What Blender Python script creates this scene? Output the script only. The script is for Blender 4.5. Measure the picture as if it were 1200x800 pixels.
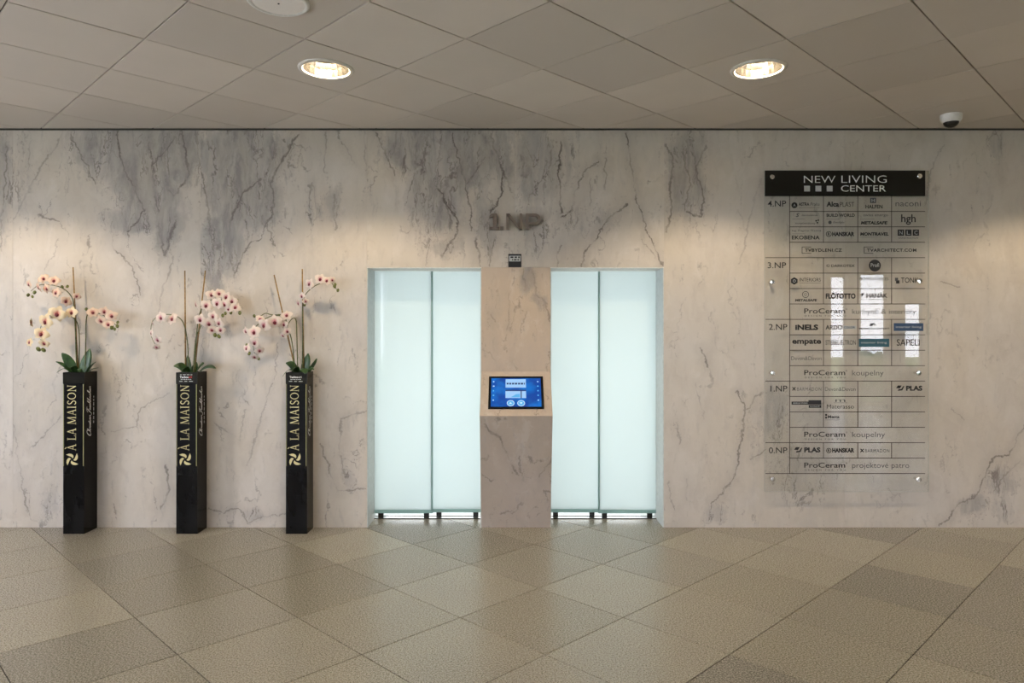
import bpy, bmesh, math, random
from mathutils import Vector, Matrix

for o in list(bpy.data.objects):
    bpy.data.objects.remove(o, do_unlink=True)
SC = bpy.context.scene
C = SC.collection
RND = random.Random(7)

# ------------------------------------------------------------------ camera
FPX, HOR = 828.4, 389.3            # focal length and horizon row for a 1200 x 800 frame
CAM_D, CAM_H = 5.3846, 1.4866      # distance to the lift wall, lens height
CEIL = 3.0355
S = CAM_D / FPX                    # metres per image pixel at the wall plane
cd = bpy.data.cameras.new('camera')
cd.sensor_width = 36.0
cd.lens = 36.0 * FPX / 1200.0
cd.shift_y = -(400.0 - HOR) / 1200.0
cam = bpy.data.objects.new('camera', cd)
cam.location = (0, -CAM_D, CAM_H)
cam.rotation_euler = (math.pi / 2, 0, 0)
C.objects.link(cam)
SC.camera = cam

# ------------------------------------------------------------------ world, exposure
LAMP_W = 90.0
SHAFT_W = 19.0
SKY = (0.85, 0.86, 1.0)
SKY_STRENGTH = 12.0
SC.view_settings.view_transform = 'Standard'
SC.view_settings.look = 'None'
SC.view_settings.gamma = 1.0
SC.view_settings.use_curve_mapping = False
SC.view_settings.exposure = 0.0
w = bpy.data.worlds.new('overcast_sky')
SC.world = w
w.use_nodes = True
w.node_tree.nodes['Background'].inputs[0].default_value = (*SKY, 1)
w.node_tree.nodes['Background'].inputs[1].default_value = SKY_STRENGTH


def lift_lamp(x):
    ld = bpy.data.lights.new('shaft_lamp', 'AREA')
    ld.shape = 'RECTANGLE'
    ld.size, ld.size_y = 1.0, 2.1
    ld.energy = SHAFT_W
    ld.color = (0.97, 0.99, 1.0)
    o = bpy.data.objects.new('shaft_lamp', ld)
    o.location = (x, 1.35, 1.05)
    o.rotation_euler = (-math.pi / 2, 0, 0)   # shines towards the lobby
    C.objects.link(o)


# ------------------------------------------------------------------ helpers
def wx(u, t=0.0):
    return (u - 600.0) / FPX * (CAM_D - t)


def wz(v, t=0.0):
    return CAM_H + (HOR - v) / FPX * (CAM_D - t)


def P(u, v, t=0.0):
    """image pixel (u, v) projected onto the plane t metres in front of the lift wall"""
    return Vector((wx(u, t), -t, wz(v, t)))


def link(name, me, mat=None, parent=None):
    o = bpy.data.objects.new(name, me)
    C.objects.link(o)
    if mat is not None and not me.materials:
        me.materials.append(mat)
    if parent is not None:
        o.parent = parent
    return o


def tag(o, label=None, cat=None, group=None, kind=None):
    if label:
        o['label'] = label
    if cat:
        o['category'] = cat
    if group:
        o['group'] = group
    if kind:
        o['kind'] = kind
    return o


def empty(name, loc=(0, 0, 0)):
    o = bpy.data.objects.new(name, None)
    o.location = loc
    o.empty_display_size = 0.1
    C.objects.link(o)
    return o


def part(name, me, mat, parent, world=True):
    """child mesh whose vertices are in world space"""
    o = link(name, me, mat, parent)
    if world:
        m = Matrix.Translation(-total_loc(parent))
        me.transform(m)
    return o


def total_loc(o):
    v = Vector((0, 0, 0))
    while o is not None:
        v += o.location
        o = o.parent
    return v


def mesh(verts, faces, smooth=False, name='m'):
    me = bpy.data.meshes.new(name)
    me.from_pydata([tuple(v) for v in verts], [], faces)
    me.update()
    if smooth:
        for p in me.polygons:
            p.use_smooth = True
    return me


def bm_mesh(bm, smooth=False):
    me = bpy.data.meshes.new('m')
    bm.normal_update()
    bm.to_mesh(me)
    bm.free()
    if smooth:
        for p in me.polygons:
            p.use_smooth = True
    return me


def add_box(bm, x0, x1, y0, y1, z0, z1, bevel=0.0):
    vs = [bm.verts.new(p) for p in ((x0, y0, z0), (x1, y0, z0), (x1, y1, z0), (x0, y1, z0),
                                    (x0, y0, z1), (x1, y0, z1), (x1, y1, z1), (x0, y1, z1))]
    fs = [(0, 3, 2, 1), (4, 5, 6, 7), (0, 1, 5, 4), (1, 2, 6, 5), (2, 3, 7, 6), (3, 0, 4, 7)]
    fl = [bm.faces.new([vs[i] for i in f]) for f in fs]
    if bevel:
        es = list({e for f in fl for e in f.edges})
        bmesh.ops.bevel(bm, geom=es, offset=bevel, segments=1, affect='EDGES', profile=0.5)


def box(x0, x1, y0, y1, z0, z1, bevel=0.0):
    bm = bmesh.new()
    add_box(bm, x0, x1, y0, y1, z0, z1, bevel)
    return bm_mesh(bm)


def prism(poly, zdir, h):
    """closed prism: polygon (list of Vector, CCW seen from +zdir) extruded by -zdir*h"""
    n = len(poly)
    top = [Vector(p) for p in poly]
    bot = [Vector(p) - Vector(zdir) * h for p in poly]
    faces = [tuple(range(n)), tuple(range(2 * n - 1, n - 1, -1))]
    for i in range(n):
        j = (i + 1) % n
        faces.append((i, i + n, j + n, j))
    return top + bot, faces


def lathe(profile, n=32, axis_at=(0, 0, 0), close_top=False, close_bot=False):
    verts, faces = [], []
    for (r, z) in profile:
        for k in range(n):
            a = 2 * math.pi * k / n
            verts.append((axis_at[0] + r * math.cos(a), axis_at[1] + r * math.sin(a), axis_at[2] + z))
    m = len(profile)
    for i in range(m - 1):
        for k in range(n):
            k2 = (k + 1) % n
            faces.append((i * n + k, i * n + k2, (i + 1) * n + k2, (i + 1) * n + k))
    if close_bot:
        faces.append(tuple(range(n - 1, -1, -1)))
    if close_top:
        faces.append(tuple((m - 1) * n + k for k in range(n)))
    return verts, faces


def tube(points, radii, n=6):
    pts = [Vector(p) for p in points]
    if not isinstance(radii, (list, tuple)):
        radii = [radii] * len(pts)
    verts, faces = [], []
    for i, p in enumerate(pts):
        d = (pts[min(i + 1, len(pts) - 1)] - pts[max(i - 1, 0)]).normalized()
        up = Vector((0, 1, 0)) if abs(d.y) < 0.9 else Vector((1, 0, 0))
        a = d.cross(up).normalized()
        b = d.cross(a).normalized()
        for k in range(n):
            th = 2 * math.pi * k / n
            verts.append(p + (a * math.cos(th) + b * math.sin(th)) * radii[i])
    for i in range(len(pts) - 1):
        for k in range(n):
            k2 = (k + 1) % n
            faces.append((i * n + k, i * n + k2, (i + 1) * n + k2, (i + 1) * n + k))
    faces.append(tuple(range(n - 1, -1, -1)))
    faces.append(tuple((len(pts) - 1) * n + k for k in range(n)))
    return verts, faces


def spline(pts, per=6):
    """Catmull-Rom through points"""
    pts = [Vector(p) for p in pts]
    q = [pts[0] * 2 - pts[1]] + pts + [pts[-1] * 2 - pts[-2]]
    out = []
    for i in range(1, len(q) - 2):
        for s in range(per):
            t = s / per
            a, b, c, d = q[i - 1], q[i], q[i + 1], q[i + 2]
            out.append(0.5 * ((2 * b) + (c - a) * t + (2 * a - 5 * b + 4 * c - d) * t * t + (3 * b - a - 3 * c + d) * t ** 3))
    out.append(pts[-1])
    return out


# ------------------------------------------------------------------ materials
class G:
    """small node-graph builder"""
    def schlick(self, f0=0.04, gain=1.0):
        """reflectance that is the same from either side of a thin sheet"""
        lw = self.n('ShaderNodeLayerWeight')
        lw.inputs['Blend'].default_value = 0.5
        p = self.math('POWER', lw.outputs['Facing'], 5.0)
        return self.math('MULTIPLY_ADD', p, 1.0 - f0, f0)

    def __init__(self, name):
        self.m = bpy.data.materials.new(name)
        self.m.use_nodes = True
        self.t = self.m.node_tree
        self.bsdf = self.t.nodes['Principled BSDF']
        self.out = self.t.nodes['Material Output']

    def n(self, typ, **kw):
        nd = self.t.nodes.new(typ)
        for k, v in kw.items():
            setattr(nd, k, v)
        return nd

    def put(self, sock, v):
        if isinstance(v, bpy.types.NodeSocket):
            self.t.links.new(v, sock)
        elif v is not None:
            if hasattr(sock.default_value, '__len__') and not hasattr(v, '__len__'):
                v = (v, v, v)
            if hasattr(sock.default_value, '__len__') and len(sock.default_value) == 4 and len(v) == 3:
                v = (*v, 1)
            sock.default_value = v

    def math(self, op, a, b=None, c=None, clamp=False):
        nd = self.n('ShaderNodeMath', operation=op, use_clamp=clamp)
        self.put(nd.inputs[0], a)
        if b is not None:
            self.put(nd.inputs[1], b)
        if c is not None:
            self.put(nd.inputs[2], c)
        return nd.outputs[0]

    def vmath(self, op, a, b=None, scale=None):
        nd = self.n('ShaderNodeVectorMath', operation=op)
        self.put(nd.inputs[0], a)
        if b is not None:
            self.put(nd.inputs[1], b)
        if scale is not None:
            self.put(nd.inputs['Scale'], scale)
        return nd.outputs['Value'] if op in ('LENGTH', 'DOT_PRODUCT', 'DISTANCE') else nd.outputs['Vector']

    def noise(self, vec, scale, detail=4, rough=0.55, color=False, dist=0.0):
        nd = self.n('ShaderNodeTexNoise')
        self.put(nd.inputs['Vector'], vec)
        nd.inputs['Scale'].default_value = scale
        nd.inputs['Detail'].default_value = detail
        nd.inputs['Roughness'].default_value = rough
        nd.inputs['Distortion'].default_value = dist
        return nd.outputs['Color'] if color else nd.outputs['Fac']

    def remap(self, v, a, b, c=0.0, d=1.0, smooth=True):
        nd = self.n('ShaderNodeMapRange', interpolation_type='SMOOTHSTEP' if smooth else 'LINEAR')
        for i, x in enumerate((v, a, b, c, d)):
            self.put(nd.inputs[i], x)
        return nd.outputs[0]

    def mix(self, f, a, b, blend='MIX'):
        nd = self.n('ShaderNodeMix', data_type='RGBA', blend_type=blend)
        self.put(nd.inputs[0], f)
        self.put(nd.inputs[6], a)
        self.put(nd.inputs[7], b)
        return nd.outputs[2]

    def obj(self):
        return self.n('ShaderNodeTexCoord').outputs['Object']

    def set(self, **kw):
        names = {'color': 'Base Color', 'rough': 'Roughness', 'metal': 'Metallic', 'coat': 'Coat Weight', 'normal': 'Normal',
                 'emit': 'Emission Color', 'estr': 'Emission Strength', 'spec': 'Specular IOR Level', 'sub': 'Subsurface Weight',
                 'coatr': 'Coat Roughness', 'trans': 'Transmission Weight', 'alpha': 'Alpha', 'ior': 'IOR'}
        for k, v in kw.items():
            self.put(self.bsdf.inputs[names[k]], v)
        return self.m

    def bump(self, h, strength=0.2, dist=0.01):
        nd = self.n('ShaderNodeBump')
        nd.inputs['Strength'].default_value = strength
        nd.inputs['Distance'].default_value = dist
        self.put(nd.inputs['Height'], h)
        return nd.outputs[0]


def plain(name, color, rough=0.5, metal=0.0, var=0.06, scale=30.0, **kw):
    g = G(name)
    n = g.noise(g.obj(), scale, 3)
    c2 = tuple(max(0.0, x * (1 - var * 2)) for x in color)
    c = g.mix(g.remap(n, 0.35, 0.65), c2, color)
    g.set(color=c, rough=rough, metal=metal, **kw)
    return g.m


def marble(name, patches=(), veins=(), seed=0.0, base=(0.585, 0.540, 0.490), streak=1.0):
    """polished marble slab.  patches: (u, v, ru, rv, amount); veins: (width, strength, [(u,v)...]) in image pixels projected onto the wall plane"""
    g = G(name)
    ob = g.obj()
    q = g.n('ShaderNodeMapping')          # metres -> image pixels at the wall plane
    g.put(q.inputs['Vector'], ob)
    k = 1.0 / S
    q.inputs['Scale'].default_value = (k, k, -k)
    q.inputs['Location'].default_value = (600.0, 0.0, 618.0)
    q = q.outputs[0]
    seedv = g.vmath('ADD', ob, (seed * 3.1, seed * 7.7, seed * 1.3))
    w1 = g.vmath('SUBTRACT', g.noise(seedv, 3.2, 2, color=True), (0.5, 0.5, 0.5))
    w2 = g.vmath('SUBTRACT', g.noise(seedv, 14.0, 4, 0.65, color=True), (0.5, 0.5, 0.5))
    qa = g.vmath('ADD', q, g.vmath('SCALE', w1, scale=30.0))
    qa = g.vmath('ADD', qa, g.vmath('SCALE', w2, scale=16.0))
    qa = g.vmath('MULTIPLY', qa, (1, 0, 1))
    qb = g.vmath('ADD', q, g.vmath('SCALE', w2, scale=13.0))
    qb = g.vmath('MULTIPLY', qb, (1, 0, 1))
    # vertical drift of the stone
    sv = g.vmath('MULTIPLY', seedv, (1.0, 1.0, 0.28))
    n_big = g.noise(sv, 2.1, 5, 0.6, dist=0.6)
    n_mid = g.noise(sv, 9.0, 5, 0.62, dist=0.8)
    n_fine = g.noise(seedv, 42.0, 4, 0.6)
    sv3 = g.vmath('MULTIPLY', g.vmath('ADD', seedv, g.vmath('SCALE', w2, scale=0.05)), (1.0, 1.0, 0.22))
    n_str = g.noise(sv3, 26.0, 4, 0.65)
    field = None
    for (u, v, ru, rv, amt) in patches:
        d = g.vmath('MULTIPLY', g.vmath('SUBTRACT', qa, (u, 0, v)), (1.0 / ru, 0, 1.0 / rv))
        m = g.math('MULTIPLY', g.remap(g.vmath('LENGTH', d), 1.25, 0.45, smooth=False), amt)
        field = m if field is None else g.math('MAXIMUM', field, m)
    grey = g.math('MULTIPLY', g.remap(n_big, 0.50, 0.72), 0.34 * streak)
    edge = None
    n_swirl = g.noise(sv3, 7.0, 5, 0.62, dist=1.6)
    if field is not None:
        ragged = g.math('ADD', field, g.math('MULTIPLY', g.math('SUBTRACT', n_str, 0.5), 0.55))
        ragged = g.math('ADD', ragged, g.math('MULTIPLY', g.math('SUBTRACT', n_swirl, 0.5), 1.1))
        body = g.math('MULTIPLY', g.remap(ragged, 0.10, 0.50), g.remap(field, 0.0, 0.6, 0.35, 0.92))
        body = g.math('MULTIPLY', body, g.remap(n_swirl, 0.36, 0.62, 1.0, 0.55))
        crack = g.math('ABSOLUTE', g.math('SUBTRACT', g.noise(sv3, 5.2, 4, 0.6, dist=1.1), 0.5))
        crack = g.math('MULTIPLY', g.remap(crack, 0.020, 0.0), g.remap(field, 0.02, 0.30))
        crack = g.math('MULTIPLY', crack, g.remap(n_mid, 0.38, 0.60, 0.05, 0.70))
        rim = g.math('MULTIPLY', g.remap(g.math('ABSOLUTE', g.math('SUBTRACT', ragged, 0.22)), 0.05, 0.0), g.remap(n_fine, 0.45, 0.65, 0.0, 0.40))
        edge = g.math('MAXIMUM', crack, rim)
        grey = g.math('MAXIMUM', grey, body)
    grey = g.math('ADD', grey, g.math('MULTIPLY', g.remap(n_str, 0.55, 0.76), 0.34 * streak))
    grey = g.math('ADD', grey, g.math('MULTIPLY', g.remap(n_mid, 0.55, 0.74), 0.26 * streak))
    # thin stray veins
    sv2 = g.vmath('MULTIPLY', g.vmath('ADD', seedv, g.vmath('SCALE', w2, scale=0.10)), (1.0, 1.0, 0.5))
    r = g.math('ABSOLUTE', g.math('SUBTRACT', g.noise(sv2, 2.6, 3, 0.6), 0.5))
    stray = g.math('MULTIPLY', g.remap(r, 0.012, 0.0), g.remap(n_mid, 0.46, 0.64, 0.0, 0.55 * streak))
    vein = stray if edge is None else g.math('MAXIMUM', stray, edge)
    for (wd, st, pl) in veins:
        wd, st = wd * 1.3, min(1.0, st * 1.3)
        best = None
        for (a, b) in zip(pl[:-1], pl[1:]):
            av = Vector((a[0], 0, a[1]))
            ab = Vector((b[0] - a[0], 0, b[1] - a[1]))
            pa = g.vmath('SUBTRACT', qb, tuple(av))
            tt = g.math('MINIMUM', g.math('MAXIMUM', g.vmath('DOT_PRODUCT', pa, tuple(ab / max(ab.length_squared, 1e-6))), 0.0), 1.0)
            pr = g.n('ShaderNodeVectorMath', operation='SCALE')
            pr.inputs[0].default_value = tuple(ab)
            g.put(pr.inputs['Scale'], tt)
            d = g.vmath('DISTANCE', pa, pr.outputs[0])
            best = d if best is None else g.math('MINIMUM', best, d)
        vn = g.math('MULTIPLY', g.remap(best, wd, 0.0), g.remap(n_mid, 0.3, 0.6, st * 0.25, st))
        halo = g.remap(best, wd * 7.0, 0.0, 0.0, st * 0.16)
        vein = g.math('MAXIMUM', vein, g.math('MAXIMUM', vn, halo))
    warm = g.noise(seedv, 1.3, 2)
    cloud = g.noise(sv2, 6.5, 5, 0.6, dist=1.2)
    c0 = g.mix(g.remap(warm, 0.35, 0.65), base, tuple(b * f for b, f in zip(base, (0.97, 0.95, 0.90))))
    c0 = g.mix(g.math('MULTIPLY', g.remap(n_fine, 0.5, 0.75), 0.10), c0, (0.55, 0.50, 0.46))
    c0 = g.mix(g.math('MULTIPLY', g.remap(cloud, 0.46, 0.72), 0.26), c0, (0.41, 0.35, 0.30))
    c0 = g.mix(g.math('MULTIPLY', g.remap(cloud, 0.46, 0.30), 0.30), c0, (0.68, 0.635, 0.595))
    gcol = g.mix(g.remap(n_mid, 0.3, 0.7), (0.25, 0.235, 0.228), (0.385, 0.36, 0.345))
    c1 = g.mix(g.math('MINIMUM', grey, 1.0), c0, gcol)
    c2 = g.mix(g.math('MINIMUM', vein, 1.0), c1, (0.115, 0.095, 0.085))
    g.set(color=c2, rough=0.28, spec=0.35)
    return g.m


def emissive(name, color, strength):
    g = G(name)
    n = g.noise(g.obj(), 20.0, 2)
    c = g.mix(g.remap(n, 0.3, 0.7), tuple(x * 0.96 for x in color), color)
    g.set(color=(0.02, 0.02, 0.02), emit=c, estr=strength, rough=0.2)
    return g.m


M = {}


def build_materials():
    # granite floor tile
    g = G('granite_tile')
    ob = g.obj()
    rnd = g.n('ShaderNodeObjectInfo').outputs['Random']
    off = g.n('ShaderNodeCombineXYZ')
    g.put(off.inputs[0], g.math('MULTIPLY', rnd, 57.0))
    g.put(off.inputs[1], g.math('MULTIPLY', rnd, 31.0))
    v = g.vmath('ADD', ob, off.outputs[0])
    sp = g.noise(v, 170.0, 2, 0.8)
    sp2 = g.noise(v, 125.0, 2, 0.8)
    cl = g.noise(v, 3.5, 3, 0.5)
    tone = g.mix(rnd, (0.145, 0.138, 0.120), (0.375, 0.352, 0.285))
    r2 = g.math('FRACT', g.math('MULTIPLY', rnd, 17.3))
    tone = g.mix(g.math('MULTIPLY', r2, 0.4), tone, (0.35, 0.315, 0.215))
    tone = g.mix(g.remap(cl, 0.3, 0.7, 0.0, 0.22), tone, (0.24, 0.215, 0.18))
    c = g.mix(g.remap(sp, 0.50, 0.56, 0.0, 0.72), tone, (0.085, 0.078, 0.070))
    c = g.mix(g.remap(sp2, 0.53, 0.59, 0.0, 0.60), c, (0.52, 0.49, 0.42))
    rg = g.remap(sp2, 0.3, 0.7, 0.22, 0.38)
    M['tile'] = g.set(color=c, rough=rg, spec=0.45)

    M['grout'] = plain('grout', (0.035, 0.03, 0.026), 0.9)

    # ceiling tile
    g = G('ceiling_tile')
    rnd = g.n('ShaderNodeObjectInfo').outputs['Random']
    n = g.noise(g.obj(), 2.2, 3)
    t = g.mix(rnd, (0.60, 0.545, 0.485), (0.72, 0.655, 0.585))
    t = g.mix(g.remap(n, 0.3, 0.7, 0.0, 0.3), t, (0.60, 0.55, 0.49))
    M['ceil'] = g.set(color=t, rough=0.55, spec=0.35)
    M['void'] = plain('ceiling_void', (0.03, 0.028, 0.025), 0.9)

    M['plaster'] = plain('warm_plaster', (0.55, 0.49, 0.42), 0.8, scale=4.0)
    M['backing'] = plain('wall_backing', (0.12, 0.11, 0.10), 0.9)
    M['steel'] = plain('brushed_steel', (0.62, 0.64, 0.64), 0.32, 1.0, scale=60)
    M['chrome'] = plain('polished_chrome', (0.82, 0.82, 0.80), 0.12, 1.0)
    M['reveal'] = plain('reveal_paint', (0.60, 0.64, 0.63), 0.35)
    M['soffit'] = plain('soffit_paint_lit', (0.92, 0.90, 0.85), 0.5)  # cream whitened to put glow from the glass doors into the colour
    M['shaft'] = plain('shaft_paint', (0.85, 0.87, 0.86), 0.7)
    M['rubber'] = plain('black_rubber', (0.012, 0.012, 0.012), 0.6)
    M['sill'] = plain('dark_sill', (0.05, 0.048, 0.042), 0.4, 0.4)

    # frosted lift glass lit from the shaft behind it
    g = G('frosted_glass')
    tr = g.n('ShaderNodeBsdfTranslucent')
    n = g.noise(g.obj(), 1.6, 2)
    g.put(tr.inputs[0], g.mix(n, (0.815, 0.875, 0.88), (0.84, 0.895, 0.90)))
    df = g.n('ShaderNodeBsdfDiffuse')
    df.inputs[0].default_value = (0.64, 0.71, 0.70, 1)
    gl = g.n('ShaderNodeBsdfGlossy')
    gl.inputs['Roughness'].default_value = 0.05
    a = g.n('ShaderNodeMixShader')
    a.inputs[0].default_value = 0.28
    g.t.links.new(tr.outputs[0], a.inputs[1])
    g.t.links.new(df.outputs[0], a.inputs[2])
    b = g.n('ShaderNodeMixShader')
    g.t.links.new(g.schlick(0.035), b.inputs[0])
    g.t.links.new(a.outputs[0], b.inputs[1])
    g.t.links.new(gl.outputs[0], b.inputs[2])
    g.t.links.new(b.outputs[0], g.out.inputs[0])
    M['frost'] = g.m
    g = G('green_glass_edge')
    tr = g.n('ShaderNodeBsdfTranslucent')
    g.put(tr.inputs[0], g.mix(g.noise(g.obj(), 6.0, 2), (0.54, 0.68, 0.66), (0.58, 0.71, 0.69)))
    a = g.n('ShaderNodeMixShader')
    a.inputs[0].default_value = 0.4
    g.set(color=(0.30, 0.45, 0.42), rough=0.2)
    g.t.links.new(tr.outputs[0], a.inputs[1])
    g.t.links.new(g.bsdf.outputs[0], a.inputs[2])
    g.t.links.new(a.outputs[0], g.out.inputs[0])
    M['glass_edge'] = g.m

    # clear glass
    def clear(name, tint, ior, rough=0.01):
        g = G(name)
        tp = g.n('ShaderNodeBsdfTransparent')
        n = g.noise(g.obj(), 3.0, 2)
        g.put(tp.inputs[0], g.mix(n, tint, tuple(min(1, x * 1.01) for x in tint)))
        gl = g.n('ShaderNodeBsdfGlossy')
        gl.inputs['Roughness'].default_value = rough
        b = g.n('ShaderNodeMixShader')
        g.t.links.new(g.schlick(((ior - 1) / (ior + 1)) ** 2), b.inputs[0])
        g.t.links.new(tp.outputs[0], b.inputs[1])
        g.t.links.new(gl.outputs[0], b.inputs[2])
        g.t.links.new(b.outputs[0], g.out.inputs[0])
        return g.m
    M['clear'] = clear('clear_board_glass', (0.985, 0.99, 0.985), 1.5)
    M['pane'] = clear('window_glass', (0.95, 0.97, 0.96), 1.45)
    M['board_edge'] = plain('board_glass_edge', (0.50, 0.52, 0.46), 0.2)

    M['header'] = plain('black_header_gloss', (0.008, 0.009, 0.009), 0.08)
    M['ink'] = plain('black_print', (0.012, 0.012, 0.014), 0.5)
    M['ink_grey'] = plain('grey_print', (0.10, 0.10, 0.11), 0.5)
    M['white_print'] = plain('white_print', (0.78, 0.80, 0.80), 0.5)
    M['pale_print'] = plain('pale_grey_print', (0.50, 0.52, 0.52), 0.5)
    M['blue_print'] = plain('navy_print', (0.020, 0.055, 0.13), 0.4)
    M['teal_print'] = plain('teal_print', (0.015, 0.09, 0.13), 0.4)
    M['rule'] = plain('dark_rule', (0.035, 0.022, 0.016), 0.5)

    # planters
    g = G('black_planter_gloss')
    ob = g.obj()
    n = g.noise(g.vmath('MULTIPLY', ob, (1, 1, 0.4)), 9.0, 4)
    sc = g.noise(g.vmath('MULTIPLY', ob, (1.0, 1.0, 6.0)), 6.0, 3, 0.7)
    c = g.mix(g.remap(n, 0.35, 0.7), (0.003, 0.003, 0.0035), (0.006, 0.006, 0.0065))
    c = g.mix(g.remap(sc, 0.68, 0.75, 0.0, 0.25), c, (0.07, 0.07, 0.07))
    M['planter'] = g.set(color=c, rough=g.remap(n, 0.3, 0.7, 0.10, 0.22), spec=0.14)
    M['sleeve'] = plain('black_sleeve', (0.002, 0.002, 0.003), 0.18, spec=0.14)
    M['gold'] = plain('gold_print', (0.60, 0.52, 0.26), 0.35, 0.25)
    M['olive'] = plain('gold_line', (0.36, 0.33, 0.14), 0.4, 0.2)
    M['soil'] = plain('bark_soil', (0.035, 0.024, 0.016), 0.95, scale=90, var=0.3)
    M['red_print'] = plain('red_print', (0.5, 0.03, 0.03), 0.5)

    # orchids
    g = G('orchid_leaf')
    n = g.noise(g.obj(), 18.0, 3)
    c = g.mix(g.remap(n, 0.3, 0.7), (0.012, 0.045, 0.013), (0.042, 0.100, 0.028))
    M['leaf'] = g.set(color=c, rough=0.3)
    M['stem'] = plain('orchid_stem', (0.13, 0.15, 0.045), 0.5, scale=60, var=0.25)
    M['stake'] = plain('bamboo_stake', (0.36, 0.22, 0.075), 0.55, scale=50, var=0.2)
    M['bud'] = plain('orchid_bud', (0.22, 0.25, 0.07), 0.5, scale=80, var=0.25)

    def petal(name, inner, outer):
        g = G(name)
        ob = g.obj()
        r = g.vmath('LENGTH', ob)
        n = g.noise(ob, 160.0, 3)
        f = g.remap(g.math('ADD', r, g.math('MULTIPLY', g.math('SUBTRACT', n, 0.5), 0.02)), 0.005, 0.030)
        c = g.mix(f, inner, outer)
        return g.set(color=c, rough=0.55, sub=0.0)
    M['petal_cream'] = petal('cream_petal', (0.55, 0.16, 0.14), (0.78, 0.64, 0.42))
    M['petal_pink'] = petal('pink_white_petal', (0.55, 0.18, 0.25), (0.72, 0.62, 0.55))
    M['petal_blush'] = petal('blush_petal', (0.55, 0.16, 0.16), (0.74, 0.57, 0.45))
    M['lip'] = plain('crimson_lip', (0.20, 0.008, 0.022), 0.45, scale=120, var=0.2)

    M['bronze'] = plain('brushed_bronze', (0.22, 0.175, 0.145), 0.42, 0.4, scale=40)
    M['white_plastic'] = plain('white_plastic', (0.86, 0.85, 0.82), 0.4)
    M['disc'] = plain('cream_cover', (0.92, 0.88, 0.84), 0.5, var=0.01)
    M['dome'] = plain('smoked_dome', (0.012, 0.011, 0.010), 0.06)
    M['trim'] = plain('satin_trim', (0.80, 0.77, 0.72), 0.3, 0.15)
    M['reflector'] = plain('facet_reflector', (0.34, 0.325, 0.30), 0.16, 1.0)
    M['bulb'] = emissive('lamp_glow', (1.0, 0.88, 0.70), 1.6)
    M['frame'] = plain('window_frame_paint', (0.20, 0.20, 0.19), 0.5)
    M['lawn'] = plain('lawn', (0.10, 0.17, 0.05), 0.9, scale=6, var=0.2)
    M['bush'] = plain('bush_leaves', (0.06, 0.13, 0.03), 0.7, scale=12, var=0.25)
    M['bezel'] = plain('black_bezel', (0.006, 0.006, 0.007), 0.1)
    g = G('touch_display')
    ob = g.obj()
    n = g.noise(ob, 9.0, 2)
    c = g.mix(g.remap(n, 0.35, 0.65), (0.0, 0.060, 0.36), (0.0, 0.16, 0.60))
    M['display'] = g.set(color=(0.01, 0.01, 0.02), emit=c, estr=1.0, rough=0.12)
    M['disp_pale'] = emissive('display_pale', (0.36, 0.62, 0.95), 1.0)
    M['disp_white'] = emissive('display_white', (0.65, 0.86, 1.0), 1.1)
    M['disp_dark'] = emissive('display_dark', (0.005, 0.03, 0.16), 1.0)
    M['disp_cyan'] = emissive('display_cyan', (0.10, 0.45, 0.85), 1.0)


build_materials()

# ------------------------------------------------------------------ the lift wall: marble slabs
X_L, X_R, Y_REAR = -6.2, 9.4, -9.0
DOOR_DEPTH = 0.32
wall = link('wall_back', None or bpy.data.meshes.new('m'), M['backing'])
bm = bmesh.new()
DL0, DL1, DR0, DR1 = wx(430), wx(564), wx(645), wx(778)
DTOP = wz(313)
add_box(bm, X_L, DL0, 0.021, DOOR_DEPTH, 0.0, CEIL + 0.15)
add_box(bm, DL1, DR0, 0.021, DOOR_DEPTH, 0.0, DTOP)
add_box(bm, DR1, X_R, 0.021, DOOR_DEPTH, 0.0, CEIL + 0.15)
add_box(bm, DL0, DR1, 0.021, DOOR_DEPTH, DTOP, CEIL + 0.15)
bm.to_mesh(wall.data)
bm.free()
tag(wall, 'grey veined marble slab wall around the two lift doors', kind='structure')


def slab(u0, u1, v0, v1, mat):
    g = 0.0004
    me = box(wx(u0) + g, wx(u1) - g, 0.0, 0.0205, max(wz(v1), 0.0) + g, wz(v0) - g, 0.0006)
    o = link('marble_slab', me, mat, wall)
    return o


TOPV = 152.6  # slab edges, patches and veins below are in image pixels
V_B = [(1.5, .75, [(137, 152), (145, 200), (158, 220), (168, 245)]), (1.2, .6, [(175, 165), (180, 200), (181, 230), (185, 248)]),
       (1.6, .7, [(212, 150), (222, 205), (205, 230), (196, 222)]), (1.3, .6, [(205, 160), (195, 175), (178, 195)]),
       (1.2, .55, [(130, 260), (132, 290), (155, 312), (165, 345)]), (2.0, .65, [(186, 265), (193, 300), (205, 260)]),
       (1.8, .40, [(75, 155), (40, 210), (15, 260), (0, 290)]), (1.2, .45, [(36, 152), (33, 200)]), (1.4, .6, [(45, 252), (68, 260)]),
       (1.5, .75, [(150, 272), (160, 262), (170, 245)]), (1.3, .6, [(82, 158), (103, 195), (112, 215)]),
       (1.1, .30, [(68, 280), (62, 300), (52, 315)]),
       (1.2, .5, [(0, 465), (15, 497), (22, 540), (32, 600)]), (1.3, .5, [(72, 487), (35, 527)]),
       (1.2, .4, [(130, 505), (160, 500), (165, 478), (198, 460)]), (1.8, .6, [(195, 545), (197, 575), (188, 595)]),
       (1.5, .35, [(205, 300), (190, 340), (185, 380)])]
P_B = [(150, 172, 66, 44, .85), (172, 215, 46, 50, .85), (158, 258, 36, 20, .70), (196, 262, 15, 44, .62), (212, 180, 30, 50, .6),
       (60, 585, 12, 22, .35), (20, 220, 16, 40, .25)]
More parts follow.
